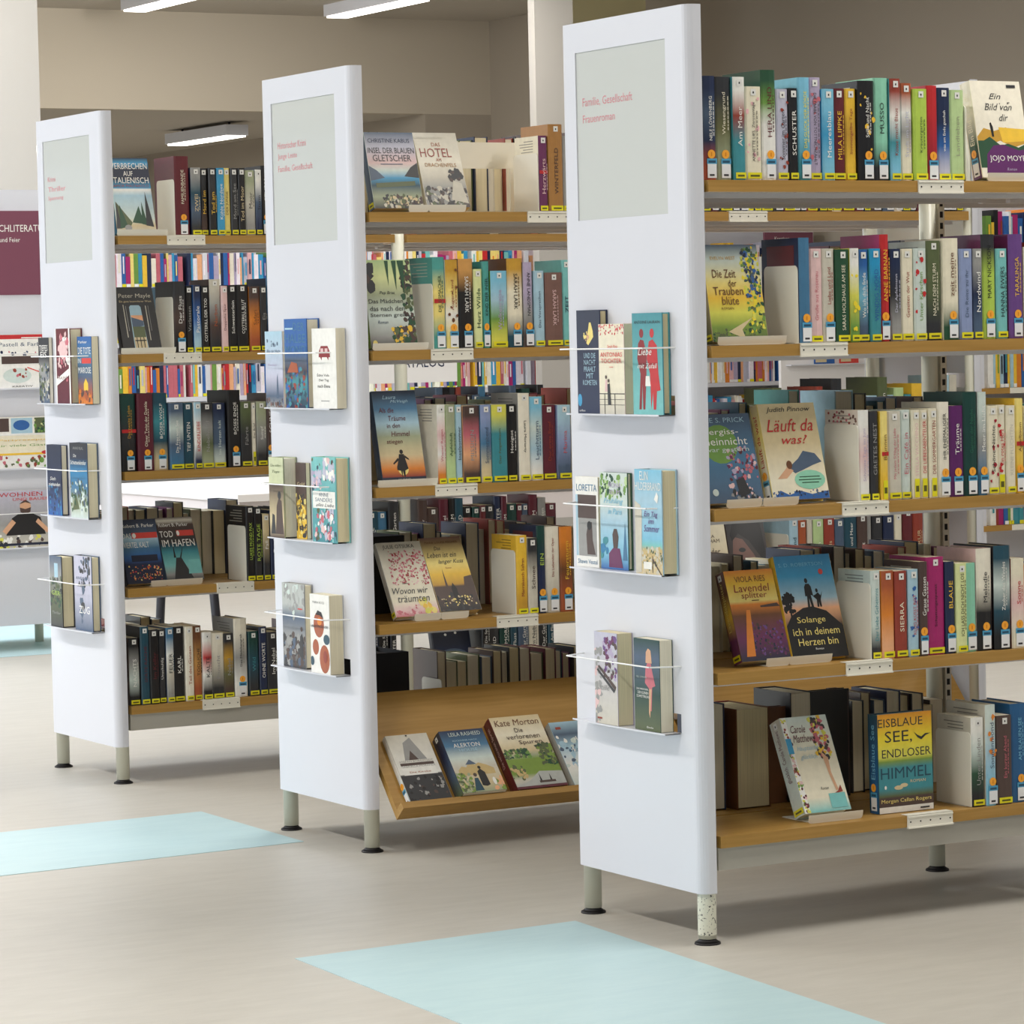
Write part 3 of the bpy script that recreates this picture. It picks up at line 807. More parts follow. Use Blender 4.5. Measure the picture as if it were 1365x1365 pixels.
["A",2,311,335,195,"black","Yq","COTTERILL DER TOD","white",{}],
["A",2,337,372,214,"stone>grey>umber>charcoal","Yq","Narben","rust",{}],
["A",2,373,393,194,"blush","Yq","Doppelte Spur","maroon",{}],
["A",2,395,422,196,"black","Yq","Schwesterlein","white",{}],
["A",2,424,461,197,"black","Yq","COTTERILL BLUT","white",{}],
["A",2,464,497,191,"umber>orange>rust","Yq","Safari","brown",{}],
["A",2,499,521,192,"charcoal","Yq","Eis","grey",{}],
["A",3,45,93,224,"pine>charcoal>black","O","Das zweite Leben","mustard",{"bd":"red"}],
["A",3,96,146,225,"wine","O","Oliver Twist der Dunkle","cream",{}],
["A",3,148,193,225,"petrol>teal>petrol>sand","O","BÖSER WOLF","white",{}],
["A",3,196,241,195,"slate>mist>slate>steel","Yq","Die Frau vom See","white",{}],
["A",3,242,274,194,"petrol","Yq","TIEF UNTEN","white",{}],
["A",3,276,298,195,"powder>white>white>navy","Yq","KINDERLIEBE","red",{}],
["A",3,299,336,192,"charcoal>grey>moss>sage","Yq","Nebelwald","grey",{}],
["A",3,338,379,191,"navy>slate>slate>mist","Yq","Im Herzen kalt","mist",{}],
["A",3,384,425,227,"black","O","BÖSES ENDE","white",{}],
["A",3,426,461,192,"moss>charcoal>charcoal","Yq","Fährte","grey",{}],
["A",3,463,476,188,"ivory","Vq","Der Brief","black",{}],
["A",3,478,511,191,"sage>grey>charcoal","Yq","Sumpf","white",{}],
["A",4,435,461,223,"black","Yq","LUKES MOND PAX","lime",{"c":"black"}],
["A",4,462,486,219,"black>charcoal","Yq","ROTE TAGE","lime",{}],
["A",4,488,510,198,"sand>charcoal","Yq","Fall","white",{}],
["A",4,512,538,208,"navy","Yq","Dunkel","white",{}],
["A",5,50,82,197,"black>grey>mist>black","Yq","NACHTS","white",{"c":"umber"}],
["A",5,85,112,228,"petrol","Yq","SPÄTE RACHE","maroon",{"c":"charcoal"}],
["A",5,114,142,218,"black","Yq","Im Keller","maroon",{}],
["A",5,145,166,216,"charcoal","Yq","Unschuldig","white",{}],
["A",5,168,192,220,"steel>white>stone>grey","Yq","FEUER","black",{"c":"slate"}],
["A",5,193,226,221,"black","Yq","KARL","white",{}],
["A",5,228,254,219,"ivory","Yq","Teil des Ganzen","rust",{}],
["A",5,257,281,220,"brown>tiger>rust","Yq","TÖDLICHE","black",{}],
["A",5,283,312,199,"white>red>white>black","Yq","KALTE","black",{}],
["A",5,314,352,194,"ivory>stone>charcoal","Yq","Eisnacht","grey",{}],
["A",5,354,385,191,"charcoal>mustard>olive>umber","Yq","Nebel","grey",{}],
["A",5,387,429,233,"ivory>grey>white","O","Das Mädchengrab","black",{"c":"grey"}],
["A",5,433,466,192,"pine>petrol>charcoal","Yq","Wild","teal",{}],
["A",5,468,493,204,"navy","Yq","OHNE WORTE","white",{"c":"charcoal"}]]
DISPLAY = [["moyes","C",1,778,30,1596,137,218,35,11.9,[778,915]],
["trauben","C",2,75,35,1254,138,207,30,11.5,[75,246]],
["prick","C",3,55,45,914,146,193,30,16.4,[96,184]],
["pinnow","C",3,225,45,914,145,211,30,15.8,[187,277]],
["lavendel","C",4,148,60,573,125,200,32,20.0,[198,257]],
["solange","C",4,278,60,573,148,228,20,18.2,[257,366]],
["matthews","C",5,295,50,232,120,217,42,25.3,[292,432]],
["eisblau","C",5,489,50,226,145,215,35,0.7,None],
["insel","B",1,79,1569,1596,138,199,30,15.6,[165,222]],
["hotel","B",1,227,1569,1596,123,204,30,20.9,[222,327]],
["maedchen","B",2,60,1569,1254,131,222,30,9.7,[55,211]],
["traeume","B",3,84,1569,914,123,236,30,13.6,[60,228]],
["wovon","B",4,122,1589,573,125,210,20,30.4,[164,239]],
["leben","B",4,249,1589,573,103,213,30,31.7,[240,319]],
["verbrechen","A",1,54,3153,1596,124,228,25,14.9,[46,204]],
["mayle","A",2,64,3153,1254,120,195,30,19.7,[48,220]],
["parker","A",4,69,3183,573,114,196,25,19.4,[134,185]],
["hafen","A",4,194,3183,573,104,201,25,24.7,[185,298]]]
POCKET = [["komet","C",20,321,109,223,1108],
["tochter","C",25,226,104,192,1108],
["liebe","C",19,83,119,213,1108],
["loretta","C",11,368,95,196,774],
["fruehling","C",6,246,114,208,774],
["sommer","C",41,66,107,220,774],
["blume","C",59,258,94,198,443],
["garten","C",32,98,102,194,443],
["blau","B",8,1928,103,196,1108],
["mond","B",36,1735,129,226,1108],
["tag","B",27,1590,134,200,1108],
["buch","B",41,1886,86,207,774],
["gold","B",6,1809,58,194,774],
["bluete","B",46,1586,135,213,774],
["grau","B",23,1813,131,216,443],
["obst","B",44,1641,109,199,443],
["krimi","A",8,3546,83,196,1108],
["braun","A",44,3310,113,221,1108],
["tote","A",22,3186,109,196,1108],
["nacht","A",21,3451,113,210,774],
["real","A",35,3213,133,220,774],
["stadt","A",46,3429,95,212,443],
["andrea","A",26,3226,134,220,443]]

count = {}
endx = {}
for u, lv, x0, x1, hh, cols, st, txt, tc, op in ROWS:
    if x1 > 946: continue
    k = (u, lv, 1); count[k] = count.get(k, 0)+1
    x0 = max(x0, 47)
    upright(u, lv, x0/1000, max(.006, (x1-x0)/1000), hh/1000, cols, st, txt, tc, op, count[k])
    endx[k] = x1/1000+.0012
DARKPAL = ['black', 'charcoal', 'navy', 'petrol', 'wine', 'umber', 'slate', 'grey>charcoal', 'pine', 'maroon', 'ivory', 'steel>navy', 'stone>umber', 'brick', 'black', 'charcoal>black']
MIXPAL = ['cream', 'teal', 'brick', 'navy', 'petrol', 'sand', 'umber', 'moss', 'wine', 'stone', 'rust>orange', 'powder', 'pistachio', 'charcoal', 'maroon', 'black', 'plum', 'gold']
def fill(u, lv, xa, xb, bay, pal, seed, hmax=.235):
    rnd = random.Random(seed); x = xa
    k = (u, lv, bay)
    while x < xb-.02:
        t = rnd.uniform(.017, .040)
        if x+t > xb: break
        h = rnd.choice([.186, .19, .19, .188, .205, .215, hmax]); st = 'O' if h > .2 else 'Yq'
        cols = rnd.choice(pal)
        count[k] = count.get(k, 0)+1
        tc = 'white' if cols.split('>')[0] in ('black', 'charcoal', 'navy', 'petrol', 'wine', 'umber', 'slate', 'pine', 'maroon', 'brick', 'steel', 'teal', 'rust', 'moss', 'plum', 'grey') else 'charcoal'
        txt = rnd.choice(['MORD', 'DER TOD', 'Im Nebel', 'Die Spur', 'WINTER', 'Nachts', 'Das Haus', 'STURM', 'Der Garten', 'Am Fluss', 'SCHNEE', 'Die Insel'])
        upright(u, lv, x, t, h, cols, st, txt, tc, {}, count[k], bay)
        x += t+.0008
for lv in (1, 2, 3, 4, 5):
    fill('A', lv, endx[('A', lv, 1)], .945, 1, DARKPAL, 10+lv)
    fill('A', lv, 1.008+(.0 if lv != 5 else .215), 1.50, 2, DARKPAL, 20+lv, .215)
fill('B', 1, 1.01, 1.888, 2, DARKPAL, 31)
fill('B', 3, 1.24, 1.888, 2, MIXPAL, 33)

# B bay 2, fourth shelf: measured spines that show under the nearest bookcase's third shelf
x = 1.29
for i, (t, h, cols, st, txt, tc) in enumerate([(.028, .205, 'powder', 'Yq', 'Weites Land', 'petrol'), (.026, .2, 'rust', 'Yq', 'Feuer', 'white'), (.016, .2, 'stone', 'Y', '', ''),
    (.034, .2, 'pistachio>moss', 'Yq', 'Wiesen', 'white'), (.034, .203, 'brick', 'Yq', 'Roter Fels', 'sand'), (.03, .198, 'slate', 'Yq', 'Nord', 'white'),
    (.042, .215, 'petrol', 'O', 'Land und Meer', 'white'), (.034, .207, 'umber', 'Yq', 'Herbst', 'white'), (.016, .2, 'grey', 'Y', '', ''), (.034, .2, 'charcoal', 'Yq', 'Nacht', 'grey'),
    (.036, .2, 'navy', 'Yq', 'Blau', 'white'), (.026, .205, 'cream', 'Yq', 'Tage', 'brick'), (.032, .215, 'maroon', 'Yq', 'Wein', 'white'), (.034, .22, 'brick>rust', 'O', 'RUR', 'sand')]):
    upright('B', 4, x, t, h, cols, st, txt, tc, {'c': 'powder'} if i == 0 else {}, i+1, 2); x += t+.0012

# ---- rows of books standing on the rear halves of the shelves, spines turned away
def rear_proto(t, h, d, col, hard):
    return cover_mesh(t, h, d, [col], col, hard).me('turned_book', M_COVER)
rnd = random.Random(5)
RP = []
for i, col in enumerate(['charcoal', 'umber', 'navy', 'wine', 'cream', 'black', 'stone', 'petrol', 'moss', 'slate', 'brick', 'ivory', 'plum', 'powder']):
    t = rnd.uniform(.02, .042); h = rnd.choice([.187, .19, .195, .205, .212, .22]); RP.append((rear_proto(t, h, h*.63, col, h > .2), t, h, h*.63, h > .2, col))
rear_n = {}
def rear_book(u, lv, x, k, y1=.505, hs=1.0):
    me, t, h, d, hard, col = RP[k]
    nm = 'hardcover_book' if hard else 'paperback_book'
    o = link(nm, me, None, (x+t, OY[u]+y1, SZ[lv]+.0006), (0, 0, math.pi), (1, 1, hs))
    add_pages(o, t, h, d, hard)
    g = 'turned-away books on the rear side of the %s shelf, %s bookcase' % (SHELF[lv], UN[u])
    rear_n[(u, lv)] = i = rear_n.get((u, lv), 0)+1
    tag(o, '%s book turned page-edges-out, %s in rear row, %s shelf, %s bookcase' % (CNAME.get(col, col), ORD[i], SHELF[lv], UN[u]), 'book', g)
    return t
def rear_row(u, lv, xa, xb, seed, keep=1.0):
    rnd = random.Random(seed); x = xa
    while x < xb-.05:
        k = rnd.randrange(len(RP))
        if x+RP[k][1] > xb: break
        x += rear_book(u, lv, x, k, .505+rnd.uniform(-.01, .006), rnd.uniform(.95, 1.03))+.0012
        if rnd.random() > keep: x += rnd.uniform(.03, .1)
rear_row('C', 2, .5, .945, 41); rear_row('C', 3, .10, .47, 42); rear_row('C', 3, .66, .945, 43)
rear_row('C', 4, .15, .945, 44); rear_row('C', 5, .615, .945, 45)
rear_row('B', 1, .10, .945, 46); rear_row('B', 3, .16, .945, 47); rear_row('B', 4, .30, .945, 48); rear_row('B', 5, .40, .945, 49)
rear_row('A', 2, .36, .60, 50); rear_row('A', 4, .07, .62, 51); rear_row('A', 5, .07, .34, 52); rear_row('A', 3, .07, .2, 55)
rear_row('B', 3, 1.01, 1.25, 53); rear_row('B', 4, 1.18, 1.29, 54); rear_row('C', 2, .06, .2, 56)

# ---- bookends and book stands
def bookend(u, lv, x, y0=.016, dep=.125, h=.165, label=None, mat=None):
    mb = MB(); z0, T = .0, .0018
    # rounded-top plate in the YZ plane with a foot under the books
    R = .012; pts = [(y0, .001), (y0+dep, .001), (y0+dep, h-R)]
    for i in range(1, 6): a = math.pi/2*i/5; pts.append((y0+dep-R+R*math.cos(a), h-R+R*math.sin(a)))
    for i in range(1, 6): a = math.pi/2*i/5; pts.append((y0+R-R*math.sin(a), h-R+R*math.cos(a)))
    mb.face([(0, a, b) for a, b in pts][::-1]); mb.face([(T, a, b) for a, b in pts])
    n = len(pts)
    for i in range(n):
        a, b = pts[i], pts[(i+1) % n]; mb.face([(0, *a), (0, *b), (T, *b), (T, *a)])
    mb.box(-.0, y0+.02, .0, .0018, y0+dep-.02, .002)
    o = mb.build('bookend', mat or M_PLATE, None, (x, OY[u], SZ[lv]+.0002))
    tag(o, label or 'ivory metal bookend at the left of the upright books, %s shelf, %s bookcase' % (SHELF[lv], UN[u]), 'bookend', 'ivory metal bookends')
for u, lv in (('C', 2), ('C', 3), ('C', 4), ('C', 5), ('B', 2), ('B', 4), ('A', 1), ('A', 2), ('A', 4)):
    x0 = min(r[2] for r in ROWS if r[0] == u and r[1] == lv)/1000
    bookend(u, lv, x0-.0028)
lastC1 = max(r[3] for r in ROWS if r[0] == 'C' and r[1] == 1)/1000
bookend('C', 1, lastC1+.002, label='ivory metal bookend at the right of the upright books, top shelf, nearest bookcase')
bookend('B', 5, .395, .33, .11, .155, 'pale lilac bookend above the sloping board of the middle bookcase')
bookend('B', 1, min(r[2] for r in ROWS if r[0] == 'B' and r[1] == 1)/1000-.0028, h=.15)
# cut-out back stop on the middle bookcase's top shelf
mb = MB(); Y = OY['B']+.245
zz = SZ[1]+.0003
mb.box(.425, Y, zz+.122, .605, Y+.003, zz+.19); mb.box(.425, Y, zz, .445, Y+.003, zz+.122); mb.box(.588, Y, zz, .605, Y+.003, zz+.122); mb.box(.445, Y, zz, .588, Y+.003, zz+.012)
tag(mb.build('back_stop', M_PLATE), 'ivory metal back stop with a rectangular opening on the top shelf of the middle bookcase', 'book stop')

def book_stand(x0, x1, y, z, lean, h, label):
    """folded plate: base tongue, upturned lip at front, sloping back rest"""
    r = empty('book_stand', (x0, y, z))
    W = x1-x0; a = math.radians(lean)
    mb = MB()
    R = .006
    # lip, slightly tilted forward, rounded lower corners
    pts = [(0, .016)]+[(R-R*math.cos(math.pi/2*i/4), R-R*math.sin(math.pi/2*i/4)-.002) for i in range(5)]+[(W-R+R*math.sin(math.pi/2*i/4), R-R*math.cos(math.pi/2*i/4)-.002) for i in range(5)]+[(W, .016)]
    fr = [(p[0], -.016-(p[1])*.25, p[1]+.0022) for p in pts]; bk = [(p[0], -.0145-(p[1])*.25, p[1]+.0022) for p in pts]
    mb.face(fr); mb.face(bk[::-1]); n = len(pts)
    for i in range(n):
        j = (i+1) % n; mb.face([fr[i], bk[i], bk[j], fr[j]])
    mb.build('front_lip', M_PLATE, r)
    mb = MB(); mb.box(W*.08, -.016, .0002, W*.92, .10, .0016); mb.build('base_plate', M_PLATE, r)
    mb = MB(); s = Vector((0, math.sin(a), math.cos(a))); n2 = Vector((0, math.cos(a), -math.sin(a)))
    p0 = Vector((W*.2, .038, .001)); 
    A_ = [p0, p0+Vector((W*.6, 0, 0)), p0+Vector((W*.6, 0, 0))+s*h*.6, p0+s*h*.6]
    B_ = [q+n2*.0015 for q in A_]
    mb.face([tuple(q) for q in A_]); mb.face([tuple(q) for q in B_[::-1]])
    for i in range(4):
        j = (i+1) % 4; mb.face([tuple(A_[i]), tuple(B_[i]), tuple(B_[j]), tuple(A_[j])])
    mb.build('back_rest', M_PLATE, r)
    tag(r, label, 'book stand', 'ivory metal book stands')

# ---- front-cover books: mesh with the front cover in the local XZ plane facing -Y, spine at x=0
ART = {
'moyes': ('cream', 'forest', [('g', [(0, 'ivory'), (1, 'ivory')]), ('p', [(0, .42), (0, .30), (.2, .33), (.45, .38), (.7, .31), (1, .36), (1, .50), (.8, .44), (.6, .52), (.35, .48), (.15, .51)], 'mustard'),
   ('p', [(.45, .52), (1, .5), (1, .38), (.5, .36)], 'gold'), ('p', [(0, .38), (0, .1), (1, .1), (1, .36), (.8, .31), (.6, .35), (.45, .33), (.25, .42), (.12, .38)], 'forest'),
   ('p', [(.1, .04), (1, .04), (1, .3), (.8, .28), (.5, .34), (.3, .33), (.15, .24)], 'purple'), ('p', [(.30, .42), (.34, .42), (.34, .52), (.31, .57), (.28, .56)], 'black'),
   ('t', 'Ein', .46, .84, .24, .06, 'charcoal', .4), ('t', 'Bild von', .5, .73, .55, .07, 'charcoal', .4), ('t', 'dir', .58, .62, .18, .07, 'charcoal', .4),
   ('t', 'JOJO MOYES', .58, .19, .78, .075, 'white'), ('t', 'Roman', .6, .085, .2, .03, 'lilac', .4), ('b', 6, .05, .6, .95, .9, .008, ['charcoal'], 3), ('r', .72, .93, .90, .96, 'charcoal')]),
'trauben': ('sand', 'mustard', [('g', [(0, 'moss'), (.15, 'grass'), (.3, 'daisy'), (.45, 'gold'), (.6, 'butter'), (.85, 'mist'), (1, 'slate')]),
   ('b', 26, .0, .0, .9, .12, .03, ['forest', 'moss', 'grass'], 4), ('p', [(.3, .1), (.75, .24), (.55, .12), (.6, .02)], 'sand'),
   ('b', 60, .68, .1, 1, .98, .035, ['daisy', 'moss', 'leaf', 'yellow', 'forest'], 5), ('b', 26, .70, .45, .95, .92, .028, ['navy', 'slate', 'cobalt'], 6),
   ('t', 'Die Zeit', .34, .70, .42, .085, 'brown'), ('t', 'der', .47, .60, .15, .07, 'brown'), ('t', 'Trauben', .38, .52, .54, .085, 'brown'), ('t', 'blüte', .40, .42, .3, .085, 'brown'),
   ('t', 'ROMAN', .33, .34, .22, .025, 'brown'), ('t', 'EVELYN WEST', .35, .86, .45, .035, 'mustard')]),
'prick': ('slate', 'slate', [('g', [(0, 'slate'), (.5, 'steel'), (1, 'slate')]), ('e', .42, .66, .30, .22, 'leaf'), ('b', 34, .5, .25, .98, .62, .035, ['rose', 'plum', 'lilac', 'wine', 'blush'], 8),
   ('b', 12, .45, .02, .95, .2, .04, ['charcoal', 'blush', 'grey'], 9), ('p', [(.58, .25), (.72, .28), (.8, .1), (.62, .05)], 'charcoal'),
   ('t', 'RIKE S. PRICK', .5, .93, .8, .055, 'powder'), ('t', 'Vergiss-', .45, .79, .62, .085, 'white'), ('t', 'meinnicht', .5, .69, .78, .085, 'white'), ('t', 'war gestern', .52, .585, .75, .055, 'mist'), ('e', .2, .12, .05, .04, 'mist')]),
'pinnow': ('butter', 'sand', [('g', [(0, 'cream'), (.2, 'cream'), (.6, 'sand'), (1, 'sand')]), ('p', [(0, 0), (.15, .10), (.3, .05), (.5, .09), (.7, .05), (1, .08), (1, 0)], 'cobalt'),
   ('b', 22, .02, .02, .98, .09, .02, ['navy', 'cobalt', 'slate'], 10), ('p', [(.36, .33), (.55, .42), (.66, .50), (.86, .47), (.96, .38), (.8, .35), (.6, .30), (.46, .27)], 'slate'),
   ('p', [(.14, .22), (.34, .34), (.44, .30), (.30, .22)], 'skin'), ('e', .38, .36, .05, .045, 'brown'), ('e', .70, .20, .27, .10, 'mint'), ('r', .52, .225, .88, .235, 'forest'), ('r', .5, .195, .9, .205, 'forest'), ('r', .55, .165, .85, .175, 'forest'),
   ('t', 'Judith Pinnow', .52, .93, .78, .065, 'charcoal', .3), ('t', 'Läuft da', .50, .77, .82, .13, 'red', .35), ('t', 'was?', .55, .62, .45, .09, 'red', .35)]),
'lavendel': ('brown', 'gold', [('g', [(0, 'night'), (.25, 'plum'), (.5, 'brown'), (.62, 'orange'), (.66, 'butter'), (.85, 'gold'), (1, 'orange')]),
   ('b', 60, .25, .05, .98, .42, .025, ['plum', 'violet', 'night', 'umber'], 12), ('p', [(.12, .05), (.30, .56), (.38, .56), (.3, .05)], 'orange'), ('p', [(.6, .60), (.95, .62), (1, .58), (.6, .58)], 'umber'),
   ('t', 'VIOLA RIES', .5, .90, .62, .065, 'brown'), ('t', 'Lavendel', .5, .80, .72, .085, 'brick', .1), ('t', 'splitter', .52, .71, .52, .085, 'brick', .1), ('r', .45, .655, .6, .665, 'brown')]),
'solange': ('gold', 'gold', [('g', [(0, 'charcoal'), (.3, 'charcoal'), (.48, 'peach'), (.58, 'powder'), (.8, 'azure'), (1, 'skydeep')]),
   ('p', [(0, .32), (.12, .42), (.35, .49), (.52, .50), (.75, .45), (1, .30), (1, 0), (0, 0)], 'black'), ('b', 16, .02, .46, .22, .64, .04, ['black'], 13), ('r', .11, .36, .14, .5, 'black'),
   ('p', [(.44, .49), (.46, .6), (.43, .60), (.44, .69), (.47, .72), (.53, .72), (.56, .69), (.57, .6), (.53, .61), (.55, .49), (.51, .49), (.49, .58), (.48, .49)], 'black'), ('e', .49, .75, .028, .025, 'black'),
   ('p', [(.61, .49), (.62, .56), (.56, .60), (.61, .61), (.66, .63), (.70, .60), (.74, .64), (.69, .56), (.69, .49), (.66, .49), (.65, .54), (.64, .49)], 'black'), ('e', .645, .65, .022, .02, 'black'),
   ('e', .78, .83, .04, .028, 'coral'), ('t', 'S. D. ROBERTSON', .45, .91, .78, .035, 'sky'), ('t', 'Solange', .45, .365, .5, .075, 'butter'), ('t', 'ich in deinem', .5, .26, .82, .07, 'butter'), ('t', 'Herzen bin', .5, .16, .7, .07, 'butter'), ('t', 'Roman', .5, .09, .14, .02, 'white')]),
'matthews': ('mist', 'mist', [('g', [(0, 'aqua'), (.15, 'cream'), (.6, 'cream'), (1, 'mist')]), ('r', .0, 0, .12, 1, 'white'), ('b', 30, .01, .0, .11, 1, .03, ['wine', 'daisy', 'leaf', 'brick', 'blush'], 15), ('r', .0, .62, .12, .78, 'azure'),
   ('b', 34, .60, .55, .90, .98, .04, ['umber', 'daisy', 'rose', 'charcoal', 'gold'], 16), ('p', [(.68, .62), (.80, .55), (.78, .40), (.84, .22), (.79, .20), (.73, .38)], 'skin'), ('p', [(.70, .17), (.92, .19), (.90, .26), (.82, .2)], 'brick'),
   ('p', [(.60, .03), (.95, .03), (.95, .18), (.60, .18)], 'aqua'), ('t', 'Carole', .32, .87, .32, .08, 'wine', .4), ('t', 'Matthews', .40, .77, .48, .08, 'wine', .4), ('t', 'Hauptsache', .42, .66, .46, .06, 'powder', .4), ('t', 'glücklich', .40, .57, .36, .06, 'powder', .4), ('t', 'Roman', .55, .24, .17, .03, 'charcoal', .3)]),
'eisblau': ('petrol', 'teal', [('g', [(0, 'white'), (.06, 'white'), (.062, 'umber'), (.15, 'umber'), (.17, 'moss'), (.24, 'teal'), (.45, 'teal'), (.52, 'grass'), (.56, 'daisy'), (.75, 'yellow'), (1, 'sunset')]),
   ('t', 'EISBLAUE', .42, .91, .82, .085, 'charcoal'), ('t', 'SEE,', .38, .76, .5, .13, 'charcoal'), ('t', 'ENDLOSER', .52, .60, .9, .085, 'charcoal'), ('t', 'HIMMEL', .5, .40, .92, .11, 'petrol'),
   ('t', 'ROMAN', .72, .305, .28, .03, 'sand'), ('t', 'Morgan Callan Rogers', .5, .115, .92, .05, 'butter'), ('p', [(.66, .80), (.73, .765), (.80, .745), (.87, .775), (.97, .775), (.88, .755), (.80, .715), (.73, .74)], 'charcoal'), ('e', .36, .25, .08, .022, 'sand'), ('e', .46, .27, .07, .02, 'sand'), ('e', .12, .26, .02, .02, 'white'), ('r', .75, .02, .92, .035, 'charcoal')]),
'insel': ('mist', 'slate', [('g', [(0, 'charcoal'), (.15, 'sage'), (.3, 'petrol'), (.4, 'azure'), (.5, 'mist'), (.6, 'blush'), (.8, 'lavender'), (1, 'slate')]), ('p', [(0, .56), (.15, .50), (.3, .40), (0, .36)], 'slate'), ('p', [(1, .60), (.85, .54), (.7, .42), (1, .40)], 'charcoal'),
   ('p', [(.1, .33), (.9, .36), (.9, .30), (.1, .27)], 'moss'), ('b', 46, .2, .0, .98, .17, .04, ['sand', 'charcoal', 'umber', 'stone', 'moss'], 18), ('t', 'CHRISTINE KABUS', .48, .89, .85, .055, 'navy'), ('t', 'INSEL DER BLAUEN', .5, .76, .94, .075, 'charcoal'), ('t', 'GLETSCHER', .5, .66, .78, .085, 'charcoal'), ('r', .25, .575, .7, .585, 'slate')]),
'hotel': ('ivory', 'stone', [('g', [(0, 'umber'), (.25, 'grey'), (.4, 'stone'), (.6, 'ivory'), (1, 'stone')]), ('b', 60, .0, .0, 1, .26, .05, ['charcoal', 'umber', 'moss', 'stone', 'grey'], 19), ('b', 14, .62, .36, .92, .50, .05, ['charcoal', 'umber'], 20), ('p', [(.6, .1), (.72, .36), (.9, .32), (.98, .05)], 'stone'),
   ('t', 'ANNA COLEMAN', .35, .93, .6, .03, 'stone'), ('t', 'DAS', .48, .84, .2, .05, 'rust'), ('t', 'HOTEL', .44, .73, .72, .12, 'brick'), ('t', 'AM', .48, .635, .12, .045, 'rust'), ('t', 'DRACHENFELS', .5, .565, .72, .05, 'sepia')]),
'maedchen': ('sage', 'grass', [('g', [(0, 'charcoal'), (.12, 'grey'), (.35, 'mist'), (.6, 'sage'), (.8, 'limecream'), (1, 'pistachio')]), ('b', 40, .78, .2, 1, .98, .045, ['forest', 'moss', 'charcoal', 'umber'], 21), ('b', 34, .5, .0, .98, .22, .05, ['umber', 'gold', 'forest', 'moss'], 22), ('b', 10, .0, .62, .14, .92, .06, ['charcoal', 'umber'], 23),
   ('p', [(.45, .99), (.5, .7), (.53, .99)], 'forest'), ('p', [(.6, .99), (.66, .65), (.7, .99)], 'forest'), ('p', [(.72, .99), (.82, .6), (.86, .99)], 'forest'),
   ('t', 'Pep Bras', .45, .62, .32, .045, 'charcoal', .2), ('t', 'Das Mädchen,', .42, .525, .76, .055, 'charcoal'), ('t', 'das nach den', .42, .445, .74, .055, 'charcoal'), ('t', 'Sternen greift', .45, .365, .8, .055, 'charcoal'), ('t', 'Roman', .3, .29, .22, .035, 'slate', .3), ('e', .09, .05, .05, .035, 'butter')]),
'traeume': ('slate', 'slate', [('g', [(0, 'night'), (.06, 'night'), (.065, 'brick'), (.15, 'orange'), (.3, 'sand'), (.5, 'sage'), (.65, 'powder'), (.8, 'steel'), (1, 'night')]), ('e', .5, .15, .12, .07, 'butter'),
   ('p', [(.36, .17), (.42, .26), (.44, .31), (.55, .31), (.58, .24), (.62, .15), (.54, .13), (.53, .06), (.50, .07), (.48, .13), (.46, .05), (.44, .13), (.36, .14)], 'black'), ('e', .50, .335, .04, .024, 'black'), ('p', [(.4, .27), (.28, .21), (.3, .20), (.44, .25)], 'black'), ('p', [(.56, .27), (.66, .24), (.65, .26), (.56, .3)], 'black'),
   ('t', 'Laura', .38, .93, .3, .04, 'powder', .3), ('t', 'McVeigh', .6, .88, .4, .04, 'powder', .3), ('t', 'Als die', .28, .79, .34, .055, 'maroon', .1), ('t', 'Träume', .5, .70, .40, .055, 'maroon', .1), ('t', 'in den', .40, .62, .3, .05, 'maroon', .1), ('t', 'Himmel', .54, .53, .42, .055, 'maroon', .1), ('t', 'stiegen', .38, .44, .36, .055, 'maroon', .1), ('t', 'SCHEMMER', .5, .03, .3, .025, 'stone')]),
'wovon': ('white', 'stone', [('g', [(0, 'rose'), (.08, 'blush'), (.2, 'cream'), (1, 'stone')]), ('b', 110, .15, .42, .98, .88, .022, ['rose', 'crimson', 'brick', 'blush', 'rose'], 24), ('b', 10, .62, .05, .9, .2, .04, ['gold', 'daisy', 'butter'], 25), ('b', 12, .05, .02, .6, .14, .03, ['rose', 'blush'], 26),
   ('t', 'JULIE OTSUKA', .48, .93, .72, .065, 'charcoal'), ('t', 'Roman', .42, .44, .14, .02, 'charcoal'), ('t', 'Wovon wir', .47, .34, .8, .085, 'charcoal', .3), ('t', 'träumten', .5, .23, .72, .085, 'charcoal', .3)]),
'leben': ('sand', 'sepia', [('g', [(0, 'black'), (.2, 'umber'), (.33, 'umber'), (.36, 'mustard'), (.5, 'gold'), (.65, 'butter'), (1, 'mocha')]), ('b', 16, .0, .0, 1, .22, .05, ['black', 'charcoal', 'umber'], 27), ('p', [(.3, .33), (.33, .58), (.36, .33)], 'umber'), ('p', [(.75, .33), (.8, .45), (1, .47), (1, .33)], 'umber'), ('p', [(.44, .02), (.42, .3), (.48, .38), (.55, .3), (.55, .02)], 'black'), ('b', 16, .1, .06, .95, .2, .02, ['butter', 'sand'], 28),
   ('t', 'MARIE LOUISE FISCHER', .5, .93, .8, .028, 'brown'), ('t', 'Das', .36, .85, .16, .05, 'charcoal', .3), ('t', 'Leben ist ein', .42, .76, .72, .07, 'charcoal', .4), ('t', 'langer Kuss', .6, .66, .62, .07, 'charcoal', .4), ('t', 'Roman', .5, .58, .14, .02, 'brick')]),
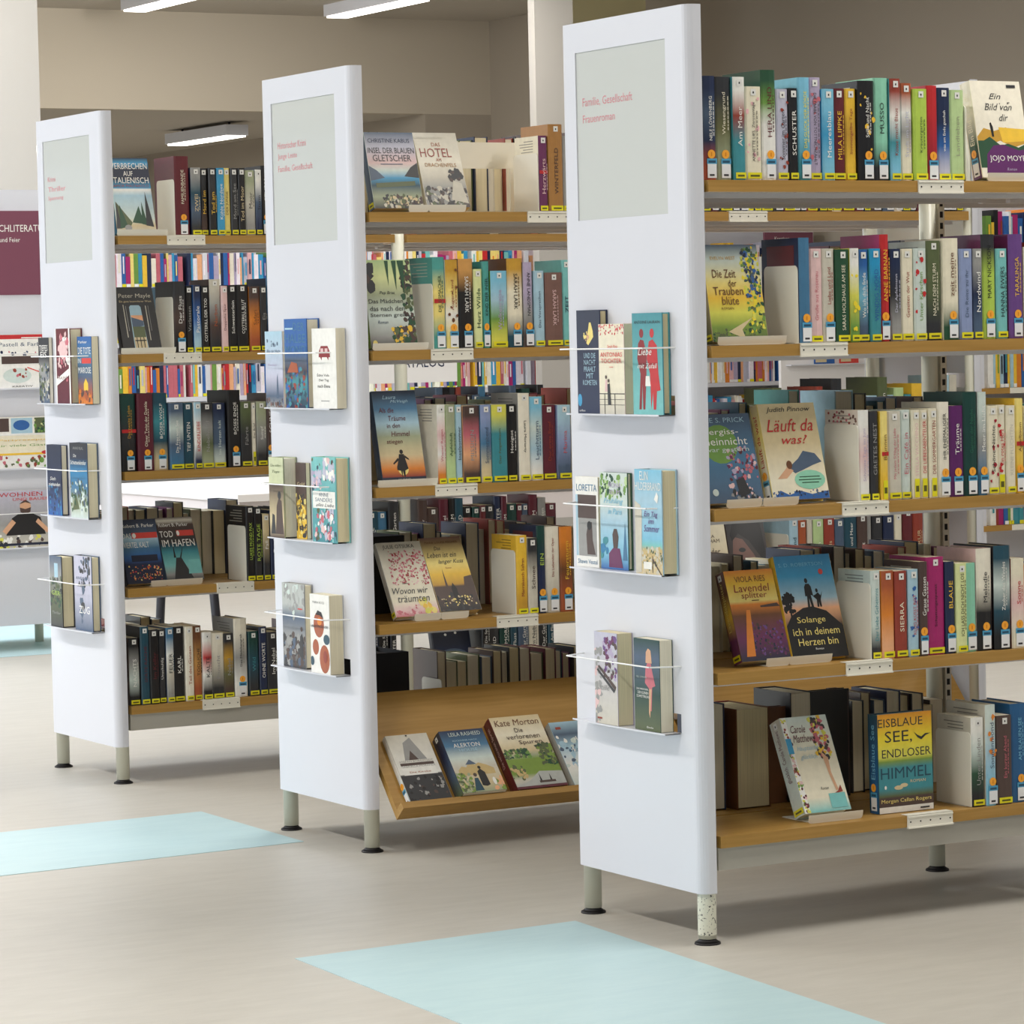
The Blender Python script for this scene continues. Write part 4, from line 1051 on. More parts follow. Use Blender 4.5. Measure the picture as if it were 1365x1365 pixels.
'verbrechen': ('navy', 'skydeep', [('g', [(0, 'stone'), (.1, 'sand'), (.2, 'mist'), (.5, 'powder'), (.58, 'white'), (.6, 'azure'), (.72, 'night'), (.85, 'night'), (.93, 'azure'), (1, 'night')]), ('p', [(.02, .06), (.05, .42), (.42, .14), (.38, .10)], 'moss'), ('p', [(.42, .14), (.62, .36), (.72, .12)], 'forest'), ('p', [(.66, .12), (.70, .42), (.80, .10)], 'forest'), ('p', [(.76, .10), (.82, .55), (.95, .08)], 'charcoal'), ('p', [(.0, .06), (.06, .4), (.14, .06)], 'charcoal'), ('p', [(.10, .06), (.14, .38), (.3, .08)], 'forest'),
   ('e', .30, .07, .09, .04, 'grey'), ('t', 'VERBRECHEN', .5, .89, .92, .08, 'white'), ('t', 'AUF', .46, .79, .24, .065, 'white'), ('t', 'ITALIENISCH', .5, .70, .92, .08, 'white'), ('t', 'AMOR MALFAROLO', .5, .625, .9, .035, 'brick')]),
'mayle': ('charcoal', 'black', [('g', [(0, 'black'), (1, 'charcoal')]), ('p', [(.3, .02), (.66, .02), (.62, .68), (.58, .71), (.36, .71), (.32, .68)], 'powder'), ('r', .33, .40, .63, .55, 'peach'), ('p', [(.33, .35), (.63, .38), (.63, .46), (.33, .52)], 'slate'), ('r', .33, .2, .64, .37, 'moss'), ('r', .32, .02, .64, .2, 'sand'),
   ('r', .16, .2, .18, .72, 'stone'), ('r', .74, .15, .76, .7, 'stone'), ('r', .22, .3, .235, .7, 'grey'), ('r', .81, .3, .82, .7, 'grey'), ('r', .38, .03, .40, .2, 'black'), ('r', .56, .03, .58, .2, 'black'), ('r', .34, .14, .63, .155, 'black'), ('r', .47, .03, .49, .2, 'black'),
   ('t', 'Peter Mayle', .5, .85, .84, .085, 'stone', .1), ('t', 'Ein ganz besonderer Wein', .5, .765, .84, .04, 'sand')]),
'parker': ('navy', 'night', [('g', [(0, 'night'), (.3, 'navy'), (.4, 'cobalt'), (.55, 'steel'), (.7, 'powder'), (.78, 'slate'), (1, 'night')]), ('b', 40, .1, .05, .95, .28, .02, ['peach', 'butter', 'coral', 'orange', 'night'], 30), ('r', .2, .34, .9, .44, 'night'), ('r', .30, .70, .98, .79, 'coral'), ('e', .36, .745, .05, .04, 'white'),
   ('t', 'Robert B. Parker', .5, .90, .85, .055, 'white'), ('t', 'DAS', .16, .745, .24, .08, 'white'), ('t', 'VIERTEL KALT', .38, .60, .68, .085, 'white')]),
'hafen': ('charcoal', 'slate', [('g', [(0, 'charcoal'), (.1, 'grey'), (.25, 'aqua'), (.45, 'teal'), (.55, 'petrol'), (.6, 'charcoal'), (.88, 'umber'), (.95, 'stone'), (1, 'umber')]), ('p', [(.2, .0), (.36, .36), (.5, .36), (.75, .0)], 'charcoal'), ('p', [(.62, .1), (.68, .32), (.98, .32), (.98, .1)], 'aqua'), ('r', .5, .70, .96, .79, 'coral'), ('e', .54, .745, .04, .04, 'white'),
   ('p', [(.3, .36), (.34, .58), (.36, .36)], 'black'), ('p', [(.46, .36), (.62, .58), (.5, .36)], 'black'), ('t', 'Robert B. Parker', .45, .88, .8, .055, 'white'), ('t', 'TOD', .22, .735, .36, .10, 'white'), ('t', 'IM HAFEN', .5, .59, .88, .11, 'white')]),
# shallow slope books
'church': ('stone', 'white', [('g', [(0, 'charcoal'), (.4, 'charcoal'), (.42, 'white'), (1, 'stone')]), ('p', [(.25, .62), (.35, .88), (.55, .95), (.78, .62)], 'grey'), ('p', [(.35, .62), (.45, .76), (.58, .62)], 'umber'), ('r', .1, .54, .9, .58, 'umber'), ('r', .1, .47, .9, .50, 'umber'), ('r', .1, .40, .9, .54, 'white'), ('b', 24, .05, .02, .95, .36, .04, ['black', 'umber', 'charcoal', 'grey'], 31),
   ('t', 'STEFAN BORGSTEDT', .5, .60, .8, .025, 'grey'), ('t', 'GABRIELLA MORANDI', .5, .525, .8, .025, 'grey'), ('t', 'Die Kirche', .5, .44, .5, .025, 'rust'), ('r', .47, .97, .51, .99, 'black')]),
'abbey': ('navy', 'slate', [('g', [(0, 'sage'), (.15, 'sand'), (.4, 'stone'), (.55, 'mist'), (.75, 'steel'), (1, 'navy')]), ('p', [(.1, .36), (.2, .42), (.3, .40), (.4, .50), (.5, .43), (.6, .46), (.75, .42), (.9, .36), (.9, .27), (.1, .27)], 'hay'), ('p', [(.3, .44), (.42, .52), (.55, .44)], 'slate'), ('b', 30, .0, .0, .3, .3, .04, ['moss', 'sage', 'grass'], 32), ('b', 10, .75, .0, 1, .2, .04, ['grass', 'peach'], 33), ('p', [(.3, .02), (.38, .22), (.46, .22), (.5, .02)], 'petrol'), ('p', [(.5, .1), (.5, .32), (.58, .36), (.66, .3), (.68, .1), (.6, .08)], 'black'), ('e', .42, .27, .04, .03, 'umber'), ('e', .57, .38, .035, .025, 'black'), ('e', .80, .15, .04, .06, 'white'),
   ('t', 'LEILA RASHEED', .55, .93, .72, .06, 'mist'), ('t', 'RÜCKKEHR NACH', .5, .83, .55, .03, 'powder'), ('t', 'ALERTON', .5, .75, .6, .065, 'white'), ('t', 'HOUSE', .5, .67, .42, .05, 'powder')]),
'spuren': ('maroon', 'wine', [('g', [(0, 'wine'), (.03, 'wine'), (.032, 'fog'), (.12, 'stone'), (.2, 'grass'), (.4, 'grass'), (.45, 'sage'), (.52, 'sand'), (.75, 'cream'), (1, 'sand')]), ('b', 34, .0, .42, .5, .54, .035, ['forest', 'moss', 'leaf'], 34), ('b', 40, .7, .32, 1, .58, .045, ['forest', 'moss', 'grass'], 35), ('p', [(0, .04), (.3, .1), (.55, .22), (1, .2), (1, .04)], 'fog'), ('b', 12, .0, .12, .3, .3, .04, ['hay', 'moss'], 36), ('p', [(.5, .08), (.52, .2), (.54, .08)], 'black'), ('p', [(.7, .08), (.72, .18), (.74, .08)], 'black'), ('r', .48, .06, .8, .09, 'umber'),
   ('t', 'Kate Morton', .5, .91, .88, .085, 'brown', .15), ('t', 'Die', .48, .80, .16, .06, 'umber'), ('t', 'verlorenen', .52, .71, .66, .065, 'umber'), ('t', 'Spuren', .62, .62, .46, .07, 'umber'), ('t', 'Roman', .72, .56, .12, .02, 'umber')]),
'silver': ('powder', 'fog', [('g', [(0, 'mist'), (.3, 'white'), (.6, 'powder'), (.8, 'slate'), (1, 'powder')]), ('b', 30, .0, .0, 1, .9, .06, ['white', 'powder', 'mist', 'slate'], 37), ('r', .1, .88, .22, .92, 'brick'), ('t', 'Anna', .55, .72, .3, .07, 'white', .3), ('t', 'Winterlicht', .55, .55, .7, .08, 'steel', .3)]),
# pocket books
'komet': ('navy', 'navy', [('g', [(0, 'navy'), (1, 'night')]), ('p', [(.42, .68), (.55, .88), (.62, .88), (.70, .80), (.72, .74), (.5, .66)], 'butter'), ('b', 8, .3, .68, .6, .8, .02, ['butter', 'skin'], 40), ('e', .1, .13, .09, .06, 'azure')]+[('t', s, .55, .56-i*.065, w_, .05, 'powder') for i, (s, w_) in enumerate([('UND DIE', .5), ('NACHT', .5), ('PRAHLT', .5), ('MIT', .3), ('KOMETEN', .6)])]+[('t', 'aufbau', .2, .03, .25, .02, 'white')]),
'tochter': ('blush', 'cream', [('g', [(0, 'stone'), (.3, 'cream'), (1, 'cream')]), ('b', 22, .0, .88, 1, .99, .02, ['rose', 'red', 'coral'], 41), ('r', 0, .22, 1, .23, 'charcoal'), ('r', 0, .16, 1, .165, 'charcoal'), ('r', 0, .1, 1, .105, 'charcoal'), ('r', .2, .0, .22, .23, 'charcoal'), ('r', .6, .0, .62, .23, 'charcoal'), ('p', [(.22, .25), (.25, .38), (.32, .38), (.34, .25)], 'blush'), ('p', [(.34, .1), (.33, .33), (.42, .34), (.46, .1)], 'charcoal'), ('e', .28, .41, .035, .02, 'umber'), ('e', .38, .37, .035, .02, 'umber'),
   ('t', 'Sarah Pera', .55, .75, .4, .035, 'coral', .3), ('t', 'ANTONIAS', .5, .66, .86, .05, 'coral'), ('t', 'TOCHTER', .5, .59, .8, .05, 'coral'), ('r', .42, .52, .58, .525, 'coral')]),
'liebe': ('teal', 'aqua', [('g', [(0, 'aqua'), (1, 'teal')]), ('p', [(.2, .05), (.26, .4), (.16, .55), (.2, .7), (.27, .74), (.38, .73), (.48, .6), (.46, .4), (.40, .05), (.33, .05), (.32, .3), (.28, .05)], 'deepred'), ('e', .31, .80, .07, .045, 'deepred'), ('p', [(.6, .05), (.58, .4), (.48, .55), (.56, .72), (.68, .74), (.82, .68), (.86, .4), (.92, .24), (.8, .23), (.76, .05), (.68, .05), (.67, .22)], 'red'), ('e', .66, .80, .07, .045, 'red'),
   ('p', [(.42, .28), (.44, .38), (.56, .38), (.6, .28)], 'white'), ('t', 'ANTOINE LAURAIN', .5, .91, .86, .03, 'charcoal'), ('t', 'Liebe', .42, .62, .45, .07, 'white', .3), ('t', 'mit Zufall', .5, .48, .66, .05, 'white', .3)]),
'loretta': ('white', 'white', [('g', [(0, 'white'), (1, 'white')]), ('r', .08, .54, .92, .80, 'umber'), ('r', .12, .12, .92, .54, 'grey'), ('r', .0, .12, .1, .8, 'powder'), ('p', [(.5, .14), (.46, .36), (.56, .50), (.72, .5), (.74, .3), (.86, .14)], 'umber'), ('e', .6, .46, .1, .05, 'black'), ('t', 'LORETTA', .5, .88, .9, .075, 'steel'), ('t', 'Shawn Vestal', .5, .06, .86, .05, 'steel')]),
'fruehling': ('forest', 'mist', [('g', [(0, 'cobalt'), (.15, 'sky'), (.5, 'powder'), (.7, 'mist'), (1, 'mist')]), ('b', 26, .0, .74, 1, .98, .045, ['leaf', 'pistachio', 'forest'], 42), ('p', [(.8, .1), (.9, .5), (.97, .1)], 'steel'), ('p', [(.3, .02), (.3, .16), (.45, .22), (.7, .22), (.8, .02)], 'plum'), ('p', [(.47, .22), (.44, .36), (.5, .42), (.6, .42), (.66, .34), (.62, .22)], 'umber'), ('b', 8, .0, .05, .25, .3, .05, ['skydeep', 'teal'], 43),
   ('t', 'FIONA', .55, .87, .45, .05, 'lilac'), ('t', 'BLUM', .55, .80, .36, .05, 'lilac'), ('t', 'Frühling', .5, .70, .7, .07, 'sky', .3), ('t', 'in Paris', .55, .60, .5, .06, 'sky', .3)]),
'sommer': ('powder', 'powder', [('g', [(0, 'sand'), (.22, 'hay'), (.28, 'aqua'), (.34, 'sky'), (.7, 'powder'), (1, 'sky')]), ('b', 50, .2, .02, 1, .26, .03, ['sand', 'hay', 'moss', 'stone'], 44), ('p', [(0, 0), (0, .7), (.2, .66), (.26, .6), (.22, .02)], 'stone'), ('p', [(.72, .72), (.82, .79), (.88, .75), (.84, .68)], 'white'), ('r', .62, .02, .64, .18, 'umber'), ('p', [(.64, .16), (.98, .0), (.94, .0), (.62, .14)], 'umber'), ('r', .3, .05, .6, .12, 'white'),
   ('t', 'ELIN', .36, .94, .3, .085, 'white'), ('t', 'HILDERBRAND', .5, .84, .95, .075, 'white'), ('t', 'Ein Tag', .6, .57, .5, .065, 'violet', .2), ('t', 'im', .6, .51, .2, .05, 'violet', .2), ('t', 'Sommer', .62, .44, .56, .065, 'violet', .2)]),
'blume': ('lilac', 'stone', [('g', [(0, 'stone'), (1, 'lavender')]), ('b', 24, .4, .5, .98, .95, .05, ['lilac', 'violet', 'plum', 'umber'], 45), ('b', 14, .0, .0, .3, .8, .06, ['blush', 'grey'], 46), ('p', [(.15, .62), (.2, .64), (.95, .42), (.9, .38)], 'umber'), ('p', [(.1, .58), (.15, .6), (.9, .38), (.85, .35)], 'charcoal'), ('t', 'Stille', .4, .4, .5, .06, 'grey', .3), ('r', .1, .05, .3, .07, 'brick')]),
'garten': ('pine', 'forest', [('g', [(0, 'moss'), (.4, 'pine'), (.8, 'slate'), (1, 'pine')]), ('p', [(.42, .52), (.45, .68), (.52, .74), (.66, .74), (.72, .64), (.82, .5), (.7, .48), (.66, .22), (.60, .22), (.58, .46)], 'rose'), ('p', [(.46, .74), (.48, .86), (.56, .9), (.66, .88), (.70, .74)], 'skin'), ('p', [(.58, .46), (.56, .2), (.6, .14), (.68, .46)], 'skin'),
   ('t', 'NELL LEYSHON', .28, .58, .4, .02, 'mist'), ('t', 'DAS MÄDCHEN,', .32, .45, .46, .028, 'white'), ('t', 'DER KLEINEN', .34, .41, .42, .028, 'white'), ('t', 'SCHMETTERLING', .34, .37, .5, .028, 'white'), ('t', 'Eisele', .6, .04, .25, .02, 'white')]),
'blau': ('lavender', 'lavender', [('g', [(0, 'grey'), (.15, 'slate'), (.4, 'lavender'), (1, 'powder')]), ('p', [(.6, .12), (.66, .4), (.7, .45), (.76, .12)], 'slate'), ('b', 12, .0, .0, 1, .12, .04, ['umber', 'slate', 'mocha'], 47), ('t', 'Das', .5, .82, .3, .04, 'slate', .3), ('t', 'Blau der Nacht', .5, .74, .8, .04, 'slate', .3), ('t', 'Roman', .4, .56, .5, .03, 'lilac', .3), ('b', 5, .1, .8, .9, .95, .02, ['slate'], 48)]),
'mond': ('cobalt', 'cobalt', [('g', [(0, 'navy'), (.3, 'teal'), (.4, 'umber'), (.55, 'slate'), (.65, 'cobalt'), (1, 'cobalt')]), ('b', 40, .0, .0, 1, .45, .05, ['petrol', 'teal', 'navy', 'brick', 'cobalt'], 49), ('p', [(.1, .4), (.3, .52), (.55, .5), (.6, .4)], 'rust'), ('t', 'DER', .66, .91, .5, .09, 'steel'), ('t', 'HALBE', .5, .78, .9, .10, 'steel'), ('t', 'MOND', .5, .65, .92, .10, 'steel'), ('r', .05, .88, .4, .9, 'powder')]),
'tag': ('white', 'ivory', [('g', [(0, 'white'), (1, 'white')]), ('p', [(.28, .64), (.30, .72), (.38, .78), (.66, .78), (.74, .72), (.76, .64), (.70, .64), (.68, .60), (.62, .64), (.42, .64), (.40, .6), (.34, .64)], 'deepred'), ('r', .36, .70, .48, .75, 'blush'), ('r', .54, .70, .66, .75, 'blush'), ('t', 'Édite Vola', .45, .42, .5, .04, 'charcoal'), ('t', 'Der Tag', .48, .35, .4, .04, 'charcoal'), ('t', 'nach Elena', .48, .28, .52, .04, 'charcoal'), ('r', .35, .09, .7, .10, 'grey')]),
'buch': ('sage', 'sage', [('g', [(0, 'umber'), (.2, 'sand'), (.66, 'umber'), (.68, 'cdd2aa'), (1, 'c9cfaa')]), ('p', [(.4, .05), (.5, .4), (.65, .5), (.85, .46), (.95, .05)], 'umber'), ('e', .7, .53, .12, .05, 'charcoal'), ('p', [(.1, .05), (.2, .3), (.35, .28), (.4, .05)], 'charcoal'), ('t', 'Die stillen', .5, .90, .7, .03, 'moss'), ('t', 'Tage', .5, .82, .5, .04, 'moss', .3)]),
'gold': ('umber', 'umber', [('g', [(0, 'gold'), (.6, 'umber'), (1, 'umber')]), ('b', 40, .0, .02, 1, .58, .05, ['gold', 'umber', 'butter', 'charcoal'], 50), ('t', 'Gold', .5, .72, .7, .05, 'sand')]),
'bluete': ('aqua', 'mint', [('g', [(0, 'teal'), (1, 'aqua')]), ('b', 30, .0, .0, 1, 1, .05, ['moss', 'umber', 'petrol', 'aqua'], 51), ('b', 12, .35, .75, .95, .98, .07, ['lavender', 'blush', 'white'], 52), ('b', 12, .0, .62, .4, .82, .06, ['lavender', 'blush', 'lilac'], 53), ('b', 16, .1, .06, .9, .38, .07, ['blush', 'lavender', 'rose', 'white'], 54), ('r', .04, .40, .98, .60, 'white'), ('t', 'ANNE', .5, .56, .4, .045, 'slate'), ('t', 'SANDERS', .5, .50, .7, .045, 'slate'), ('t', 'alles Liebe', .55, .44, .75, .04, 'charcoal', .4)]),
'grau': ('grey', 'fog', [('g', [(0, 'charcoal'), (.35, 'grey'), (.6, 'slate'), (.75, 'fog'), (1, 'fog')]), ('b', 40, .0, .02, 1, .38, .07, ['charcoal', 'grey', 'umber', 'slate'], 55), ('b', 14, .1, .6, 1, .98, .08, ['fog', 'mist', 'grey'], 56), ('p', [(.74, .15), (.78, .38), (.86, .42), (.92, .36), (.9, .1)], 'charcoal'), ('e', .85, .47, .05, .03, 'umber'), ('r', .7, .70, .9, .715, 'coral')]),
'obst': ('white', 'ivory', [('g', [(0, 'white'), (1, 'white')]), ('e', .45, .62, .27, .165, 'rust'), ('e', .27, .33, .16, .10, 'rust'), ('e', .72, .19, .26, .18, 'rust'), ('e', .84, .44, .16, .065, 'petrol'), ('e', .08, .15, .1, .06, 'petrol'), ('p', [(.3, .74), (.4, .80), (.6, .78), (.7, .70), (.5, .74)], 'black'), ('t', 'MARIA ROSSI', .45, .90, .6, .03, 'grey'), ('t', 'ALLE FRÜCHTE', .5, .60, .85, .04, 'charcoal'), ('e', .5, .66, .12, .05, 'orange'), ('e', .76, .22, .1, .08, 'brick')]),
'krimi': ('charcoal', 'grey', [('g', [(0, 'slate'), (.5, 'grey'), (.7, 'charcoal'), (1, 'charcoal')]), ('b', 44, .0, .0, 1, .6, .06, ['slate', 'grey', 'stone', 'moss', 'night'], 57), ('t', 'TIEFES', .5, .84, .8, .09, 'white'), ('t', 'EIS', .5, .74, .6, .09, 'white')]),
'braun': ('maroon', 'mocha', [('g', [(0, 'wine'), (1, 'maroon')]), ('r', .90, 0, 1, 1, 'white'), ('r', 0, 0, .05, 1, 'white'), ('b', 14, .25, .55, .85, .92, .07, ['white', 'blush', 'rose'], 58), ('e', .5, .72, .26, .12, 'blush'), ('b', 10, .1, .3, .85, .6, .03, ['rose', 'blush'], 59), ('p', [(.05, .24), (.9, .38), (.9, .47), (.05, .33)], 'white'), ('t', 'PRALINÉS', .47, .35, .72, .05, 'maroon')]),
'tote': ('slate', 'slate', [('g', [(0, 'orange'), (.15, 'rust'), (.4, 'slate'), (.7, 'steel'), (1, 'cobalt')]), ('p', [(.4, .2), (.4, .3), (.55, .38), (.7, .3), (.7, .2)], 'gold'), ('b', 16, .0, .02, 1, .2, .05, ['rust', 'orange', 'umber'], 60), ('r', .3, .60, .95, .68, 'coral'), ('t', 'Parker', .4, .92, .6, .04, 'white'), ('t', 'DIE TOTE', .5, .79, .88, .10, 'white'), ('t', 'IN', .14, .64, .2, .07, 'white'), ('t', 'MAROSE', .5, .50, .88, .09, 'white')]),
'nacht': ('navy', 'night', [('g', [(0, 'cobalt'), (.4, 'navy'), (1, 'night')]), ('b', 20, .1, .02, .95, .45, .05, ['slate', 'night', 'navy', 'skydeep'], 61), ('t', 'Sieh', .4, .52, .4, .05, 'white', .2), ('t', 'niemanden', .5, .44, .8, .05, 'white', .2)]),
'real': ('slate', 'night', [('g', [(0, 'mist'), (.2, 'sage'), (.4, 'steel'), (.6, 'skydeep'), (.8, 'night'), (1, 'charcoal')]), ('p', [(.1, .1), (.3, .35), (.5, .12)], 'moss'), ('p', [(.55, 0), (.6, .3), (.75, .45), (.82, .3), (.7, 0)], 'mist'), ('b', 26, .0, .1, 1, .5, .05, ['moss', 'mist', 'slate', 'forest'], 62), ('t', 'ANNE REAL', .5, .93, .6, .035, 'grey'), ('t', 'Die', .3, .83, .16, .04, 'white', .2), ('t', 'Schattenkinder', .5, .74, .9, .055, 'white')]),
'stadt': ('charcoal', 'slate', [('g', [(0, 'charcoal'), (.4, 'moss'), (.7, 'grey'), (1, 'slate')]), ('r', .4, .7, .7, .9, 'powder'), ('b', 26, .0, .3, 1, .7, .05, ['moss', 'charcoal', 'forest'], 63), ('t', 'GIER', .5, .48, .7, .06, 'lime'), ('t', 'Thriller', .5, .2, .7, .04, 'grey')]),
'andrea': ('slate', 'black', [('g', [(0, 'slate'), (.5, 'lavender'), (1, 'lavender')]), ('b', 16, .3, .6, .9, .98, .05, ['charcoal', 'slate', 'black'], 64), ('b', 8, .3, .1, .6, .55, .05, ['charcoal', 'slate'], 65), ('t', 'ANDREAS', .5, .70, .8, .04, 'slate'), ('t', 'AM', .4, .62, .4, .08, 'charcoal'), ('t', 'ZUG', .55, .28, .6, .10, 'white')]),
}
DLAB = {
'moyes': 'cream and purple book with hill picture, leaning at the right of the top shelf',
'trauben': 'yellow-green vineyard-covered book Die Zeit der Traubenblüte leaning on a stand',
'prick': 'grey-blue book with lime circle and flowers, leaning beside a beige book',
'pinnow': 'beige book Läuft da was? with red title leaning on a stand',
'lavendel': 'orange and purple sunset book Lavendelsplitter leaning on a stand',
'solange': 'blue book with black silhouettes on a hill, Solange ich in deinem Herzen bin',
'matthews': 'pale flower-edged book with a woman\'s leg, leaning on the bottom shelf',
'eisblau': 'yellow and teal book Eisblaue See, endloser Himmel standing upright on bottom shelf',
'insel': 'blue glacier landscape book leaning on the top shelf of the middle bookcase',
'hotel': 'cream book with red word Hotel leaning on the top shelf of middle bookcase',
'maedchen': 'green jungle book with lemurs leaning on second shelf of middle bookcase',
'traeume': 'blue-green sunset book with running girl silhouette on third shelf of middle bookcase',
'wovon': 'white book covered in pink blossoms, Wovon wir träumten, leaning on fourth shelf',
'leben': 'yellow and brown Paris-view book leaning right of the pink blossom book',
'verbrechen': 'blue and white cypress-road book leaning on the farthest bookcase\'s top shelf',
'mayle': 'black book with an open gate view leaning on farthest bookcase\'s second shelf',
'parker': 'blue night-lights book leaning on the farthest bookcase\'s fourth shelf',
'hafen': 'turquoise and black book Tod im Hafen leaning on farthest bookcase\'s fourth shelf',
'church': 'white and black church-photo book, first on the sloping display board',
'abbey': 'blue country-house book with two figures, second on the sloping display board',
'spuren': 'maroon-backed meadow book Die verlorenen Spuren, third on the sloping display board',
'silver': 'silvery blue glossy book, fourth on the sloping display board',
'komet': 'dark navy book with hands, left in the nearest panel\'s upper tray',
'tochter': 'cream and pink book, middle of the nearest panel\'s upper tray',
'liebe': 'turquoise book with two red figures, right in nearest panel\'s upper tray',
'loretta': 'white book with photo strips titled Loretta, left in nearest panel\'s middle tray',
'fruehling': 'green-leaved Paris book with a woman\'s back, nearest panel\'s middle tray',
'sommer': 'sky blue seaside book Ein Tag im Sommer, right in nearest panel\'s middle tray',
'blume': 'thick pale book with lilac flowers, left in the nearest panel\'s lowest tray',
'garten': 'dark green book with a pink-dressed figure, nearest panel\'s lowest tray',
'blau': 'thin pale blue-lilac book, left in the middle panel\'s upper tray',
'mond': 'deep blue book Der halbe Mond in the middle panel\'s upper tray',
'tag': 'white book with a small red car, right in middle panel\'s upper tray',
'buch': 'pale lime and brown book, left in the middle panel\'s middle tray',
'gold': 'brown and gold book squeezed in the middle panel\'s middle tray',
'bluete': 'turquoise magnolia-blossom book, right in the middle panel\'s middle tray',
'grau': 'grey stormy landscape book, left in the middle panel\'s lowest tray',
'obst': 'white book with round orange fruits, middle panel\'s lowest tray',
'krimi': 'thin grey book, left in the farthest panel\'s upper tray',
'braun': 'maroon book with white border, middle of the farthest panel\'s upper tray',
'tote': 'blue and orange crime book, right in the farthest panel\'s upper tray',
'nacht': 'navy blue book, left in the farthest panel\'s middle tray',
'real': 'blue waterfall book, right in the farthest panel\'s middle tray',
'stadt': 'dark green-grey book, left in the farthest panel\'s lowest tray',
'andrea': 'lavender and black book, right in the farthest panel\'s lowest tray',
}
STICK_ON = {'moyes': 'O', 'trauben': 'Y', 'prick': 'Y', 'pinnow': 'O', 'lavendel': 'Yq', 'matthews': 'Yq', 'eisblau': 'O', 'insel': 'Y', 'abbey': 'q', 'church': 'O', 'wovon': 'Y'}
SPTXT = {'pinnow': ('Läuft da was?', 'red'), 'matthews': ('glücklich  Carole Matthews', 'wine'), 'lavendel': ('Lavendelsplitter', 'butter'), 'spuren': ('Die verlorenen Spuren', 'blush'), 'moyes': ('Ein Bild von dir', 'cream'), 'eisblau': ('Eisblaue See', 'sky'), 'solange': ('Solange ich', 'brown')}
SPGRAD = {'matthews': ['stone', 'mist', 'mist'], 'lavendel': ['mocha', 'brown', 'gold', 'plum', 'plum'], 'moyes': ['ivory', 'ivory', 'forest', 'purple'], 'abbey': ['charcoal', 'navy', 'slate', 'moss'], 'church': ['white', 'white', 'powder'], 'spuren': ['maroon', 'umber', 'maroon', 'maroon'], 'pinnow': ['sand', 'butter', 'cream', 'steel'], 'trauben': ['slate', 'sand', 'moss'], 'eisblau': ['petrol', 'cobalt2', 'cobalt2']}
def face_book(key, w, h, t, hard=None):
    """front cover toward -Y; spine on the -X side; returns root mesh object (origin front bottom left)"""
    side, spine, ops = ART[key]
    hard = (h > .205) if hard is None else hard
    b = .0026 if hard else .0011
    mb = MB(); sc, bc = C(spine), C(side)
    mb.box(0, 0, 0, w, b, h, sc if False else bc); mb.box(0, t-b, 0, w, t, h, bc)
    # spine with vertical gradient and slight rounding
    gr = [C(c) for c in SPGRAD.get(key, [spine, spine])]; n = len(gr)
    prof = [(.001, 0), (-.0012, t*.3), (-.0012, t*.7), (.001, t)]
    for i in range(n-1):
        z0, z1 = h*(n-2-i)/(n-1), h*(n-1-i)/(n-1)
        for a, c in zip(prof[:-1], prof[1:]):
            mb.face([(a[0], a[1], z0), (a[0], a[1], z1), (c[0], c[1], z1), (c[0], c[1], z0)], (gr[i+1], gr[i], gr[i], gr[i+1]), smooth=True)
    for z, f in ((h, 0), (0, 1)):
        pts = [(p[0], p[1], z) for p in prof]+[(b+.001, t, z), (b+.001, 0, z)]
        mb.face(pts[::-1] if not f else pts, gr[0] if not f else gr[-1])
    mb.box(.001, b, 0, b+.001, t-b, h, gr[0])
    o = mb.build('hardcover_book' if hard else 'paperback_book', M_COVER)
    q = .003 if hard else .0004
    # leaves: page lines run along the cover, so the unit box is turned
    pg = link('pages', unit_box('pages', M_PAGES), o, (w-q, b, q), (0, 0, math.pi/2), (t-2*b, w-q-b-.0015, h-2*q))
    pr = MB()
    def mp(a, c, L): return (min(max(a, .0005), w-.0005), -.00005-.00007*L, c)
    draw(pr, ops, w, h, mp)
    pr.build('cover_print', M_PRINT, o)
    # spine stickers / title: spine local frame (thickness axis y)
    def spine_stick(mesh, yc, z, sx, sz): 
        return link(mesh.name, mesh, o, (-.0014, yc, z), (0, 0, -math.pi/2), (sx, .0005, sz))
    st = STICK_ON.get(key, '')
    if 'O' in st: spine_stick(STK['L'], t*.5, .006, min(.02, t*.75), .04); spine_stick(STK['D'], t*.5, .056, .017, .018)
    if 'Y' in st: spine_stick(STK['Y'], t*.5, .004, t*.86, .013)
    if 'q' in st: spine_stick(STK['Q'], t*.5, h-.012, .0125, .0135)
    if key in SPTXT:
        s, c = SPTXT[key]; g = text_geo(s); vs, fs, asp = g
        pm = MB(); hh = t*.42; Ln = min(h*.55, hh*asp*1.2); zc = h*.62
        pm.mesh([(-.0016, t*.5-hh/2+b_*hh, zc-Ln/2+a*Ln) for a, b_ in [(v[0], v[1]) for v in vs]], fs, C(c))
        # reading bottom to top on a face looking towards -X
        pm.build('spine_print', M_PRINT, o)
    return o
